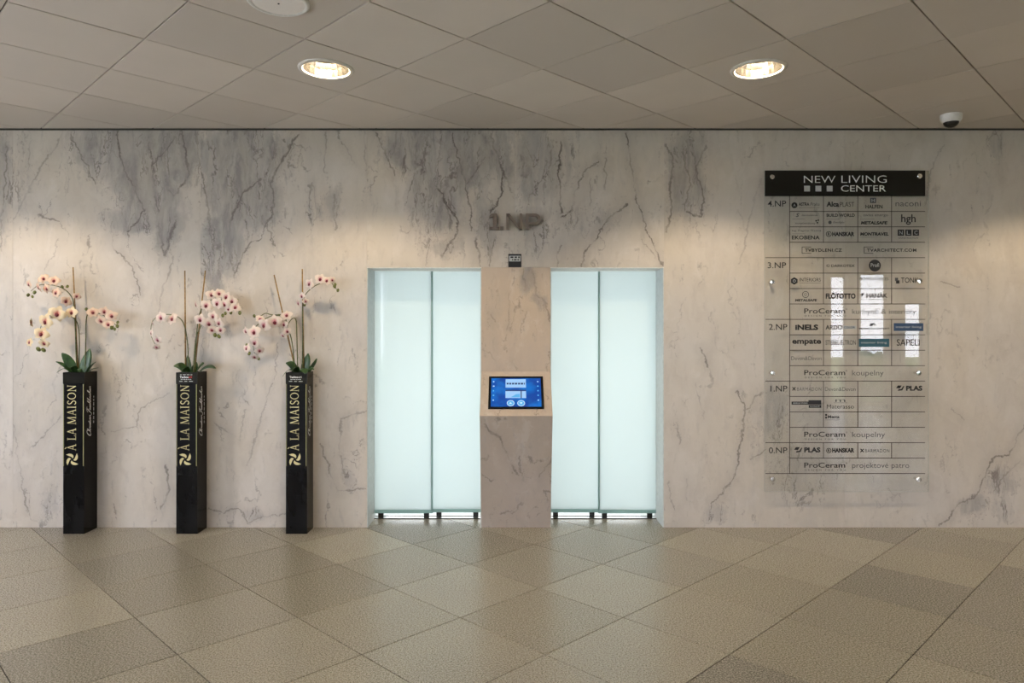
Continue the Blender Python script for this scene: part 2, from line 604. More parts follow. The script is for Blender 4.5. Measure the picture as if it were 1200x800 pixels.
V_C = [(1.8, .6, [(350, 158), (325, 195), (318, 215), (320, 250), (312, 262)]), (1.6, .6, [(307, 210), (285, 225), (270, 260)]),
       (1.5, .6, [(312, 262), (305, 280), (290, 288), (275, 320)]), (1.3, .55, [(313, 262), (322, 287)]),
       (1.6, .55, [(236, 200), (243, 240), (247, 270)]), (1.8, .4, [(382, 155), (380, 200)]), (1.3, .4, [(400, 165), (415, 190)]),
       (1.5, .5, [(427, 155), (429, 200)]), (1.8, .5, [(390, 228), (394, 270)]), (1.3, .35, [(365, 215), (370, 240)]),
       (1.3, .55, [(245, 595), (262, 600), (280, 596), (292, 612), (310, 605), (335, 600)]),
       (1.4, .45, [(318, 450), (300, 510), (290, 545)]), (1.2, .4, [(250, 495), (280, 515), (288, 480)]),
       (1.5, .5, [(375, 520), (395, 575), (428, 573)]), (1.5, .42, [(430, 480), (400, 490), (397, 530), (405, 560)])]
P_C = [(282, 182, 62, 44, .70), (284, 232, 44, 46, .85), (258, 282, 27, 40, .90), (246, 322, 14, 30, .65), (368, 250, 12, 16, .4),
       (392, 240, 10, 32, .35), (296, 606, 14, 10, .4), (408, 560, 16, 16, .35)]
V_D = [(1.3, .6, [(440, 155), (450, 175), (463, 205)]), (1.4, .65, [(530, 155), (536, 180), (545, 210), (550, 240), (552, 270)]),
       (1.3, .6, [(568, 185), (548, 215)]), (1.6, .75, [(512, 220), (525, 240), (537, 265), (530, 285)]),
       (1.6, .75, [(590, 200), (587, 230), (575, 250)]), (1.8, .65, [(575, 160), (590, 200), (598, 225)]),
       (1.5, .6, [(558, 280), (562, 312)]), (1.5, .6, [(580, 280), (573, 312)]), (1.2, .45, [(500, 312), (503, 280)]),
       (1.3, .6, [(494, 190), (492, 206)]), (1.8, .6, [(520, 298), (535, 275)])]
P_D = [(492, 172, 44, 34, .85), (512, 225, 38, 46, .85), (545, 185, 40, 48, .75), (520, 290, 26, 16, .45), (570, 262, 14, 44, .55),
       (590, 180, 18, 46, .5)]
V_E = [(1.8, .8, [(657, 165), (655, 200), (657, 215), (657, 250)]), (1.5, .75, [(700, 190), (688, 198), (680, 208), (673, 230), (670, 247), (658, 255)]),
       (1.4, .8, [(733, 155), (740, 195), (745, 230), (755, 262), (770, 295), (777, 312)]),
       (1.5, .75, [(735, 238), (715, 255), (700, 277), (685, 297), (681, 312)]), (1.2, .45, [(710, 185), (709, 220)]),
       (1.0, .4, [(692, 210), (692, 240)]), (1.2, .5, [(752, 280), (768, 302)]), (1.5, .55, [(656, 288), (653, 312)])]
P_E = [(628, 195, 26, 62, .62), (628, 262, 26, 34, .40), (690, 258, 50, 22, .28), (664, 190, 12, 40, .35)]
V_F = [(1.6, .45, [(625, 316), (628, 345), (640, 355), (644, 375)]), (1.2, .4, [(613, 315), (615, 340)]), (1.2, .35, [(597, 345), (596, 385)]),
       (1.3, .45, [(574, 368), (580, 377)]), (1.4, .4, [(601, 425), (606, 433)]), (1.2, .35, [(617, 365), (613, 375)])]
P_F = [(621, 325, 9, 26, .55), (634, 352, 7, 14, .4)]
V_G = [(1.8, .6, [(780, 170), (790, 185), (785, 220), (787, 250), (780, 272)]), (1.8, .6, [(828, 170), (815, 200), (825, 230), (820, 255), (805, 248)]),
       (1.4, .45, [(800, 175), (808, 215), (803, 245)]), (1.7, .32, [(892, 210), (878, 260), (872, 290), (865, 310)]),
       (1.6, .6, [(822, 408), (830, 430)]), (1.5, .6, [(864, 458), (873, 480), (870, 510), (862, 555), (845, 580), (835, 590)]),
       (1.5, .5, [(897, 460), (885, 465), (875, 480)]), (1.3, .5, [(897, 528), (880, 538)]), (1.8, .45, [(793, 495), (797, 518)]),
       (1.3, .4, [(805, 560), (804, 585)]), (1.2, .4, [(782, 565), (790, 597)]), (1.2, .3, [(815, 450), (825, 490)])]
P_G = [(803, 205, 26, 58, .62), (905, 482, 26, 40, .42), (842, 602, 22, 14, .4), (880, 520, 14, 30, .25), (940, 560, 40, 40, .3)]
V_H = [(1.3, .35, [(1105, 168), (1090, 200), (1085, 240)]), (1.3, .4, [(1173, 158), (1175, 208)]),
       (1.4, .6, [(1202, 496), (1182, 533), (1165, 535), (1153, 560), (1145, 580), (1125, 590), (1112, 608), (1100, 616)]),
       (1.1, .4, [(1197, 540), (1182, 552), (1165, 575)]), (1.0, .3, [(1115, 480), (1130, 492)]), (1.2, .45, [(1104, 330), (1124, 336)])]
P_H = [(1140, 594, 22, 13, .5), (1172, 566, 22, 26, .38), (1160, 600, 40, 16, .3), (1168, 170, 16, 30, .3)]

slab(-360, -180, TOPV, 618, marble('marble_far_left', seed=11))
slab(-180, 15, TOPV, 618, marble('marble_left_edge', [(0, 200, 18, 50, .5), (0, 265, 14, 30, .4)], [(1.3, .5, [(8, 155), (5, 230), (0, 290)])], seed=12))
slab(15, 235, TOPV, 618, marble('marble_b', P_B, V_B, seed=1))
slab(235, 430, TOPV, 618, marble('marble_c', P_C, V_C, seed=2))
slab(430, 603, TOPV, 313, marble('marble_d', P_D, V_D, seed=3))
slab(603, 778, TOPV, 313, marble('marble_e', P_E, V_E, seed=4))
slab(564, 645, 313, 618, marble('marble_f_shaded', P_F, V_F, seed=5, base=(0.52, 0.44, 0.37)))  # browner base colour stands for the weaker light between the lamps
slab(778, 990, TOPV, 618, marble('marble_g', P_G, V_G, seed=6, streak=0.7))
slab(990, 1202, TOPV, 618, marble('marble_h', P_H, V_H, seed=8, streak=0.5))
MR = marble('marble_far_right', seed=9)
for i in range(5):
    slab(1202 + i * 170, 1372 + i * 170, TOPV, 618, MR)

# shaft walls behind the doors
for n_, (a, b) in enumerate(((DL0, DL1), (DR0, DR1))):
    bm = bmesh.new()
    x0, x1 = a - 0.10, b + 0.10
    add_box(bm, x0 - 0.04, x0, DOOR_DEPTH + .001, 1.5, -0.05, 2.5)
    add_box(bm, x1, x1 + 0.04, DOOR_DEPTH + .001, 1.5, -0.05, 2.5)
    add_box(bm, x0, x1, 1.45, 1.5, -0.05, 2.5)
    add_box(bm, x0, x1, DOOR_DEPTH + .001, 1.45, 2.45, 2.5)
    add_box(bm, x0, x1, DOOR_DEPTH + .001, 1.45, -0.05, -0.015)
    o = link('wall_shaft_%d' % (n_ + 1), bm_mesh(bm), M['shaft'])
    tag(o, 'white inside of the lift shaft behind the glass doors', kind='structure')
    lift_lamp((a + b) / 2)


def lift_door(n, x0, x1, near_left):
    d = link('door_%d' % n, bpy.data.meshes.new('m'), M['reveal'])
    # painted jamb linings and the soffit
    bm = bmesh.new()
    add_box(bm, x0, x0 + 0.006, 0.003, DOOR_DEPTH, 0.0, DTOP - 0.006)
    add_box(bm, x1 - 0.006, x1, 0.003, DOOR_DEPTH, 0.0, DTOP - 0.006)
    bm.to_mesh(d.data)
    bm.free()
    tag(d, 'backlit frosted glass lift door, %s of the touch screen pillar' % ('left' if n == 1 else 'right'), kind='structure')
    link('soffit', box(x0, x1, 0.003, DOOR_DEPTH, DTOP - 0.006, DTOP), M['soffit'], d)
    a, b = x0 + 0.006, x1 - 0.006
    mid = (a + b) / 2 + (0.036 if near_left else -0.036)
    rng = ((a + 0.001, mid, near_left), (mid - 0.003, b - 0.001, not near_left)) if near_left else \
          ((a + 0.001, mid + 0.003, False), (mid, b - 0.001, True))
    for (p, q, near) in rng:
        y = 0.262 if near else 0.290
        g0, g1 = (p, q) if not near else ((p, q - 0.012) if near_left else (p + 0.012, q))
        gp = link('glass_panel', box(g0, g1, y, y + 0.012, 0.070, DTOP - 0.008, 0.001), M['frost'], d)
        me = box(p, q, y - 0.002, y + 0.014, 0.043, 0.070)
        link('bottom_edge', me, M['glass_edge'], gp)
        ex = q if near_left == near else p
        if near:   # polished green edge where the leaves overlap
            e0, e1 = (q - 0.012, q) if near_left else (p, p + 0.012)
            link('leaf_edge', box(e0, e1, y - 0.0015, y + 0.0135, 0.070, DTOP - 0.009), M['glass_edge'], gp)
        for fx in (p + 0.05, q - 0.05):
            link('guide_shoe', box(fx - 0.02, fx + 0.02, y - 0.004, y + 0.016, 0.006, 0.043), M['rubber'], gp)
    link('lower_track', box(a, b, 0.258, 0.318, 0.0, 0.006), M['steel'], d)
    link('sill_edge', box(a, b, 0.250, 0.258, 0.0, 0.006), M['sill'], d)
    link('track_lip', box(a, b, 0.306, 0.314, 0.006, 0.012), M['chrome'], d)
    return d


lift_door(1, DL0, DL1, True)
lift_door(2, DR0, DR1, False)


# ------------------------------------------------------------------ floor and ceiling tiles
TS = 0.6
HD = TS / math.sqrt(2)
FO = Vector((-1.967, -1.6976))
CO = Vector((-1.9425, -1.6481))
LAMPS = []
for a in range(-1, 4):
    for b in range(0, 1):
        p = Vector((CO.x + 2 * HD + a * 6 * HD, CO.y + HD - b * 6 * HD))
        if X_L + .4 < p.x < X_R - .4 and p.y > Y_REAR + .4:
            LAMPS.append(p)


def clip(poly, x0, x1, y0, y1):
    def cut(poly, inside, inter):
        out = []
        for i in range(len(poly)):
            a, b = poly[i - 1], poly[i]
            if inside(b):
                if not inside(a):
                    out.append(inter(a, b))
                out.append(b)
            elif inside(a):
                out.append(inter(a, b))
        return out

    def at(ax, v):
        return lambda a, b: a + (b - a) * ((v - a[ax]) / (b[ax] - a[ax]))
    poly = cut(poly, lambda p: p.x >= x0, at(0, x0))
    if poly:
        poly = cut(poly, lambda p: p.x <= x1, at(0, x1))
    if poly:
        poly = cut(poly, lambda p: p.y >= y0, at(1, y0))
    if poly:
        poly = cut(poly, lambda p: p.y <= y1, at(1, y1))
    out = []
    for p in poly:
        if not out or (p - out[-1]).length > 1e-5:
            out.append(p)
    if len(out) > 2 and (out[0] - out[-1]).length < 1e-5:
        out.pop()
    return out if len(out) > 2 else []


def in_view(x, y, z, margin):
    d = y + CAM_D
    if d < 0.35:
        return False
    u = 600 + FPX * x / d
    v = HOR + FPX * (CAM_H - z) / d
    m = margin + 0.5 * FPX / d
    return -m < u < 1200 + m and -m < v < 800 + m


def lay(parent, origin, z, up, gap, thick, bev, mat, ymax, name, holes=()):
    """diagonal tile field; up=+1 floor (face up) or -1 ceiling (face down)"""
    h = HD - gap / math.sqrt(2)
    diamond = [Vector((0, -h)), Vector((h, 0)), Vector((0, h)), Vector((-h, 0))]
    zd = Vector((0, 0, up))

    def tile_mesh(poly):
        pts = [Vector((p.x, p.y, 0)) for p in (poly if up > 0 else poly[::-1])]
        v, f = prism(pts, zd, thick)
        # chamfered arris
        n = len(pts)
        c = sum(pts, Vector()) / n
        top = [p + (c - p).normalized() * bev * 1.4 for p in pts]
        low = [p - zd * bev for p in pts]
        bot = [p - zd * thick for p in pts]
        vv = top + low + bot
        ff = [tuple(range(n))]
        for i in range(n):
            j = (i + 1) % n
            ff.append((i, i + n, j + n, j))
            ff.append((i + n, i + 2 * n, j + 2 * n, j + n))
        return vv, ff

    shared = mesh(*tile_mesh(diamond))
    shared.materials.append(mat)
    rest_v, rest_f = [], []
    for i in range(-24, 30):
        for j in range(-24, 30):
            cx = origin.x + (i + j) * HD
            cy = origin.y + (i - j) * HD + HD
            if not (X_L - HD < cx < X_R + HD and Y_REAR - HD < cy < ymax + HD):
                continue
            world = [Vector((cx, cy)) + p for p in diamond]
            cl = clip(world, X_L, X_R, Y_REAR, ymax)
            if not cl:
                continue
            whole = len(cl) == 4 and all((a - b).length < 1e-6 for a, b in zip(sorted(cl, key=lambda p: (p.x, p.y)), sorted(world, key=lambda p: (p.x, p.y))))
            hole = any((Vector((cx, cy)) - l).length < 0.05 for l in holes)
            if hole:
                R, n = 0.142, 32
                vv, ff = [], []
                for k in range(n):
                    a = 2 * math.pi * k / n
                    c_, s_ = math.cos(a), math.sin(a)
                    q = h / (abs(c_) + abs(s_))
                    vv.append((q * c_, q * s_, 0))
                    vv.append((R * c_, R * s_, 0))
                    vv.append((R * c_, R * s_, thick))
                    vv.append((q * c_, q * s_, thick))
                for k in range(n):
                    k2 = (k + 1) % n
                    for s in range(4):
                        s2 = (s + 1) % 4
                        ff.append((4 * k + s, 4 * k + s2, 4 * k2 + s2, 4 * k2 + s))
                me = mesh(vv, ff)
                bm_ = bmesh.new()
                bm_.from_mesh(me)
                bmesh.ops.recalc_face_normals(bm_, faces=bm_.faces)
                bm_.to_mesh(me)
                bm_.free()
                me.materials.append(mat)
                o = link(name, me, None, parent)
                o.location = (cx, cy, z)
                continue
            if in_view(cx, cy, z, 60):
                if whole:
                    o = link(name, shared, None, parent)
                else:
                    o = link(name, mesh(*tile_mesh([p - Vector((cx, cy)) for p in cl])), mat, parent)
                o.location = (cx, cy, z)
                if up < 0 and whole:
                    o.rotation_euler = (RND.uniform(-1, 1) * 0.004, RND.uniform(-1, 1) * 0.004, 0)
                continue
            vv, ff = tile_mesh([p - Vector((cx, cy)) for p in cl])
            b0 = len(rest_v)
            rest_v += [v + Vector((cx, cy, z)) for v in vv]
            rest_f += [tuple(b0 + q for q in f) for f in ff]
    if rest_f:
        o = link(name + '_remainder', mesh(rest_v, rest_f), mat, parent)
        o['kind'] = 'stuff'


floor = link('floor', box(X_L, X_R, Y_REAR, DOOR_DEPTH, -0.08, -0.004), M['grout'])
tag(floor, 'speckled granite tiles laid diagonally across the lobby floor', kind='structure')
lay(floor, FO, 0.0, 1, 0.0042, 0.02, 0.0012, M['tile'], DOOR_DEPTH, 'floor_tile')
ceiling = link('ceiling', box(X_L, X_R, Y_REAR, 0.30, CEIL + 0.16, CEIL + 0.2), M['void'])
tag(ceiling, 'beige square panels laid diagonally across the lobby ceiling', kind='structure')
lay(ceiling, CO, CEIL, -1, 0.007, 0.012, 0.0015, M['ceil'], -0.012, 'ceiling_panel', LAMPS)

# ------------------------------------------------------------------ the rest of the lobby (behind the camera)
rear = link('wall_rear', bpy.data.meshes.new('m'), M['plaster'])
bm = bmesh.new()
openings = [(-5.95, -4.75), (-3.75, -2.7), (3.1, 4.6), (6.45, 6.80), (7.05, 7.62), (7.95, 8.35)]  # widest opening added unseen for more daylight; left pair set clear of planter reflections
sills = [0.1, 0.1, 0.1, 0.05, 0.05, 0.75]
heads = [2.75, 2.75, 2.75, 2.65, 2.70, 2.1]
xs = X_L
for (a, b), s0, h0 in zip(openings, sills, heads):
    add_box(bm, xs, a, Y_REAR - 0.2, Y_REAR, 0, CEIL + 0.15)
    add_box(bm, a, b, Y_REAR - 0.2, Y_REAR, 0, s0)
    add_box(bm, a, b, Y_REAR - 0.2, Y_REAR, h0, CEIL + 0.15)
    xs = b
add_box(bm, xs, X_R, Y_REAR - 0.2, Y_REAR, 0, CEIL + 0.15)
bm.to_mesh(rear.data)
bm.free()
tag(rear, 'plastered lobby wall with tall windows behind the viewer', kind='structure')
wn = 0
for (a, b), s0, h0 in zip(openings, sills, heads):
    wn += 1
    bm = bmesh.new()
    y = Y_REAR - 0.12
    for (p, q, r, s) in ((a, a + .04, s0, h0), (b - .04, b, s0, h0), (a + .04, b - .04, s0, s0 + .04), (a + .04, b - .04, h0 - .04, h0)):
        add_box(bm, p, q, y - .03, y + .03, r, s)
    o = link('window_%d' % wn, bm_mesh(bm), M['frame'])
    tag(o, 'dark framed tall window behind the viewer', kind='structure')
    link('pane', box(a + .04, b - .04, y - .004, y + .004, s0 + .04, h0 - .04), M['pane'], o)
left = link('wall_left', bpy.data.meshes.new('m'), M['plaster'])
bm = bmesh.new()
wl = [(-7.4, -6.0), (-4.1, -2.2)]  # unseen windows, placed to daylight the marble and stay out of planter reflections
ys = Y_REAR - 0.2
for (a, b) in wl:
    add_box(bm, X_L - 0.2, X_L, ys, a, 0, CEIL + 0.15)
    add_box(bm, X_L - 0.2, X_L, a, b, 0, 0.1)
    add_box(bm, X_L - 0.2, X_L, a, b, 2.75, CEIL + 0.15)
    ys = b
add_box(bm, X_L - 0.2, X_L, ys, DOOR_DEPTH, 0, CEIL + 0.15)
bm.to_mesh(left.data)
bm.free()
tag(left, 'plastered lobby side wall with tall windows left of the viewer', kind='structure')
for (a, b) in wl:
    wn += 1
    bm = bmesh.new()
    x = X_L - 0.12
    for (p, q, r, s) in ((a, a + .05, .1, 2.75), (b - .05, b, .1, 2.75), (a + .05, b - .05, .1, .15), (a + .05, b - .05, 2.70, 2.75)):
        add_box(bm, x - .03, x + .03, p, q, r, s)
    o = link('window_%d' % wn, bm_mesh(bm), M['frame'])
    tag(o, 'dark framed tall window left of the viewer', kind='structure')
    link('pane', box(x - .004, x + .004, a + .05, b - .05, .15, 2.70), M['pane'], o)
right = link('wall_right', box(X_R, X_R + 0.2, Y_REAR - 0.2, DOOR_DEPTH, 0, CEIL + 0.15), M['plaster'])
tag(right, 'plain plastered lobby side wall right of the viewer', kind='structure')
ground = link('ground', box(-30, 34, -40, Y_REAR - 0.2, -0.3, -0.1), M['lawn'])
tag(ground, 'green lawn outside the lobby windows', kind='structure')


def bush(x, y, r, seed):
    rr = random.Random(seed)
    bm = bmesh.new()
    bmesh.ops.create_icosphere(bm, subdivisions=4, radius=1.0)
    for v in bm.verts:
        n = v.co.normalized()
        k = 1 + 0.12 * math.sin(7 * n.x + seed) * math.sin(6 * n.y) + rr.uniform(-.07, .07)
        v.co = Vector((n.x * r * k, n.y * r * k, (n.z * 0.9 + 0.86) * r * k))
    o = link('garden_bush', bm_mesh(bm), M['bush'])
    o.location = (x, y, -0.12)
    return o


tag(bush(6.9, -13.2, 0.95, 3), 'larger rounded green bush on the lawn outside the window', 'bush', 'bushes outside the windows')
tag(bush(8.9, -12.4, 0.6, 5), 'smaller rounded green bush on the lawn outside the window', 'bush', 'bushes outside the windows')


# ------------------------------------------------------------------ ceiling fittings
def downlight(p, label):
    root = empty('downlight', (p.x, p.y, CEIL))
    tag(root, label, 'ceiling light', 'recessed round downlights')
    # trim ring hanging just below the panel
    v, f = lathe([(0.134, 0.014), (0.134, -0.004), (0.140, -0.009), (0.152, -0.008), (0.161, -0.003), (0.162, 0.0002)], 40)
    link('trim_ring', mesh(v, f, True), M['trim'], root)
    prof = [(0.133, 0.0), (0.129, 0.04), (0.117, 0.075), (0.095, 0.102), (0.055, 0.122), (0.012, 0.128)]
    v, f = lathe(prof, 24, close_top=True)
    rf = link('reflector', mesh(v, [q[::-1] for q in f]), M['reflector'], root)
    bm = bmesh.new()
    bmesh.ops.create_uvsphere(bm, u_segments=12, v_segments=8, radius=0.026)
    for q in bm.verts:
        q.co.z = q.co.z * 0.35 + 0.118
        q.co.x *= 1.6
    link('bulb', bm_mesh(bm, True), M['bulb'], rf)
    ld = bpy.data.lights.new('lamp', 'POINT')
    ld.energy = LAMP_W
    ld.color = (1.0, 0.80, 0.54)
    ld.shadow_soft_size = 0.017
    lo = bpy.data.objects.new('lamp', ld)
    lo.location = (0, 0, 0.088)
    C.objects.link(lo)
    lo.parent = root
    return root


for p in LAMPS:
    if abs(p.y + 1.224) < .05 and abs(p.x + 1.094) < .1:
        lab = 'lit round recessed downlight in the ceiling panel above the left lift door'
    elif abs(p.y + 1.224) < .05 and abs(p.x - 1.45) < .1:
        lab = 'lit round recessed downlight in the ceiling between right lift door and directory'
    elif p.x < 0:
        lab = 'round recessed downlight past the left edge, above the far left planter'
    elif p.x < 5:
        lab = 'round recessed downlight past the right edge, first beyond the directory'
    else:
        lab = 'round recessed downlight past the right edge, farthest from the directory'
    downlight(p, lab)

# white ceiling cover
root = empty('ceiling_speaker', (CO.x + 2 * HD, CO.y - HD, CEIL))
tag(root, 'unlit cream round ceiling cover at the top edge, nearer than the downlights', 'speaker')
v, f = lathe([(0.142, 0.0), (0.142, -0.006), (0.134, -0.012), (0.124, -0.011), (0.120, -0.007)], 40)
link('rim', mesh(v, f, True), M['white_plastic'], root)
v, f = lathe([(0.121, -0.0072), (0.06, -0.0085), (0.004, -0.009)], 40, close_top=True)
link('cover', mesh(v, [q[::-1] for q in f], True), M['disc'], root)
v, f = lathe([(0.005, -0.008), (0.004, -0.012), (0.0005, -0.013)], 10)
link('screw', mesh(v, f), M['rubber'], root)

# dome security camera
tcam = CAM_D - FPX * (CEIL - CAM_H) / (HOR - 134.5)
pc = Vector((wx(1114.5, tcam), -tcam, CEIL))
root = empty('security_camera', pc)
tag(root, 'small white dome security camera with dark bubble on the ceiling by the wall', 'camera')
v, f = lathe([(0.069, 0.0), (0.0705, -0.006), (0.069, -0.034), (0.062, -0.048), (0.053, -0.052)], 32)
link('housing', mesh(v, f, True), M['white_plastic'], root)
prof = [(0.053, -0.050)] + [(0.050 * math.cos(a), -0.052 - 0.040 * math.sin(a)) for a in [i * math.pi / 2 / 7 for i in range(7)]] + [(0.001, -0.0925)]
v, f = lathe(prof, 28)
dm = link('dome', mesh(v, f, True), M['dome'], root)
v, f = lathe([(0.057, -0.047), (0.056, -0.054), (0.051, -0.055)], 32)
link('dome_ring', mesh(v, f, True), M['white_plastic'], root)


# ------------------------------------------------------------------ lettering
def text_poly(s, bold=0.0, shear=0.0, space=1.0, extrude=0.0, res=3):
    cu = bpy.data.curves.new('t', 'FONT')
    cu.body = s
    cu.size = 1.0
    cu.offset = bold
    cu.shear = shear
    cu.space_character = space
    cu.extrude = extrude
    cu.resolution_u = res
    o = bpy.data.objects.new('t', cu)
    C.objects.link(o)
    dg = bpy.context.evaluated_depsgraph_get()
    dg.update()
    me = bpy.data.meshes.new_from_object(o.evaluated_get(dg))
    bpy.data.objects.remove(o, do_unlink=True)
    bpy.data.curves.remove(cu)
    me.materials.clear()
    return me


def fit(me, u0, u1, v0, v1):
    """rescale flat lettering so its bounds fill u0..u1 / v0..v1"""
    xs = [v.co.x for v in me.vertices]
    ys = [v.co.y for v in me.vertices]
    ax, bx, ay, by = min(xs), max(xs), min(ys), max(ys)
    for v in me.vertices:
        v.co.x = u0 + (v.co.x - ax) / max(bx - ax, 1e-6) * (u1 - u0)
        v.co.y = v0 + (v.co.y - ay) / max(by - ay, 1e-6) * (v1 - v0)
    return me


def on_wall(me, t, thick_scale=1.0):
    """image pixels (u right, v down already flipped to metres by caller) -> world"""
    for v in me.vertices:
        v.co = Vector((v.co.x, -t - v.co.z * thick_scale, v.co.y))
    me.update()
    return me


def wall_text(s, u0, u1, v_top, v_bot, t, bold=0.0, shear=0.0, space=1.0, res=3, extrude=0.0):
    me = text_poly(s, bold, shear, space, extrude, res)
    fit(me, wx(u0, t), wx(u1, t), wz(v_bot, t), wz(v_top, t))
    return on_wall(me, t + 0.0007)


def wall_rect(u0, u1, v_top, v_bot, t, th=0.0006):
    return box(wx(u0, t), wx(u1, t), -t - th, -t, wz(v_bot, t), wz(v_top, t))


def wall_disc(u, v, r, t, th=0.0006, n=20, ring=0.0, sides=None):
    n = sides or n
    c = P(u, v, t)
    R = r * (CAM_D - t) / FPX
    if ring:
        r2 = R - ring * (CAM_D - t) / FPX
        vv, ff = [], []
        for k in range(n):
            a = 2 * math.pi * k / n + math.pi / 2
            for rr, dy in ((R, 0), (R, -th), (r2, -th), (r2, 0)):
                vv.append(c + Vector((rr * math.cos(a), dy, rr * math.sin(a))))
        for k in range(n):
            k2 = (k + 1) % n
            for s in range(4):
                s2 = (s + 1) % 4
                ff.append((4 * k + s, 4 * k + s2, 4 * k2 + s2, 4 * k2 + s))
        return mesh(vv, ff)
    pts = [c + Vector((R * math.cos(2 * math.pi * k / n + math.pi / 2), -th, R * math.sin(2 * math.pi * k / n + math.pi / 2))) for k in range(n)]
    return mesh(*prism(pts, (0, -1, 0), th))


def wall_poly(pts, t, th=0.0006):
    w_ = [P(u, v, t + th) for (u, v) in pts]
    return mesh(*prism(w_, (0, -1, 0), th))


def dashes(a, b, n, seed):
    """row of n small word-like dashes filling a..b"""
    rr = random.Random(seed)
    ws = [rr.uniform(0.6, 1.6) for _ in range(n)]
    k = (b - a) / (sum(ws) + 0.5 * (n - 1))
    out, x = [], a
    for w_ in ws:
        out.append((x, x + w_ * k))
        x += (w_ + 0.5) * k
    return out


# storey lettering above the pillar
root = empty('floor_number_sign', P(604, 270))
tag(root, 'raised bronze storey lettering on the marble between the lift doors', 'sign')


def letter_solid(polys, t0, t1):
    """polys: closed outlines in image pixels, each a convex or quad strip piece; one joined solid"""
    vv, ff = [], []
    for pl in polys:
        w_ = [P(u, v, t1) for (u, v) in pl]
        a_ = sum(w_[i].x * w_[(i + 1) % len(w_)].z - w_[(i + 1) % len(w_)].x * w_[i].z for i in range(len(w_)))
        if a_ < 0:
            w_ = w_[::-1]
        v_, f_ = prism(w_, (0, -1, 0), t1 - t0)
        b_ = len(vv)
        vv += v_
        ff += [tuple(b_ + i for i in q) for q in f_]
    return mesh(vv, ff)


def bowl(cu, v0, v1, u_r, wd, n=10):
    """right half ring of a P"""
    cv, ro = (v0 + v1) / 2, (v1 - v0) / 2
    out = []
    for k in range(n):
        q = []
        for kk, rr_ in ((k, ro), (k + 1, ro), (k + 1, ro - wd), (k, ro - wd)):
            a = -math.pi / 2 + math.pi * kk / n
            q.append((cu + math.cos(a) * (u_r - cu) * rr_ / ro, cv + math.sin(a) * rr_))
        out.append(q)
    return out


W_ = 4.0
shapes = [[[(577.6, 250), (581.8, 250), (581.8, 265.6), (577.6, 265.6)], [(573.6, 252.2), (577.6, 250), (577.6, 253.6), (573.6, 255.2)], [(573.4, 265.6), (585.0, 265.6), (585.0, 269), (573.4, 269)]],
          [[(586.2, 265.2), (590.2, 265.2), (590.2, 269), (586.2, 269)]],
          [[(593.2, 250), (596.3, 250), (596.3, 269), (593.2, 269)], [(608.9, 250), (612.0, 250), (612.0, 269), (608.9, 269)], [(593.2, 250), (597.0, 250), (612.0, 269), (608.2, 269)]],
          [[(616.0, 250), (619.8, 250), (619.8, 269), (616.0, 269)], [(619.8, 250), (627, 250), (627, 253.4), (619.8, 253.4)], [(619.8, 260.2), (627, 260.2), (627, 263.6), (619.8, 263.6)]] + bowl(627, 250, 263.6, 633.8, 3.5)]
for sh in shapes:
    part('letter', letter_solid(sh, 0.004, 0.030), M['bronze'], root)

# small notice under it
root = empty('wall_notice', P(603, 313))
tag(root, 'tiny square black and pale notice stuck on marble below the storey lettering', 'sign')
part('plate', wall_rect(595.6, 611.0, 297.5, 313.0, 0.0005, 0.002), M['ink'], root)
part('white_field', wall_rect(596.6, 610.2, 299.6, 306.2, 0.0026, 0.0004), M['pale_print'], root)
for (a, b, v0, v1, n_) in ((598.2, 609.0, 300.4, 302.2, 3), (600.0, 608.0, 303.4, 304.9, 3)):
    for (p, q) in dashes(a, b, n_, int(v0)):
        part('print_dash', wall_rect(p, q, v0, v1, 0.0031, 0.0003), M['ink'], root)


# ------------------------------------------------------------------ the directory board
TB = 0.052            # front face of the glass
board = empty('directory_board', P(992, 577, TB))
tag(board, 'clear glass tenant directory with black header fixed on the marble wall', 'sign')
bu0, bu1, bv0, bv1 = 896.2, 1088.5, 200.0, 576.0
me = box(wx(bu0, TB), wx(bu1, TB), -TB, -TB + 0.010, wz(bv1, TB), wz(bv0, TB))
me.materials.append(M['clear'])
me.materials.append(M['board_edge'])
for p in me.polygons:
    p.material_index = 0 if abs(p.normal.y) > 0.5 else 1
part('glass_panel', me, None, board)
T1 = TB + 0.0008
hd = part('header_panel', wall_rect(896.2, 1084.0, 199.8, 229.8, T1, 0.003), M['header'], board)
T2 = T1 + 0.0036


def sub(name, me, mat, parent):
    return part(name, me, mat, parent)


sub('lettering', wall_text('NEW', 942, 979, 206.0, 214.2, T2, -0.010), M['white_print'], hd)
sub('lettering', wall_text('LIVING', 986, 1039, 205.6, 214.2, T2, -0.010), M['white_print'], hd)
sub('lettering', wall_text('CENTER', 985.5, 1038.2, 217.0, 224.4, T2, 0.0), M['white_print'], hd)
for u in (942.3, 955.6, 968.8):
    sub('logo_square', wall_rect(u, u + 6.8, 217.6, 224.2, T2), M['pale_print'], hd)
R0, RP = 229.6, 18.06


def row(k):
    return R0 + RP * k


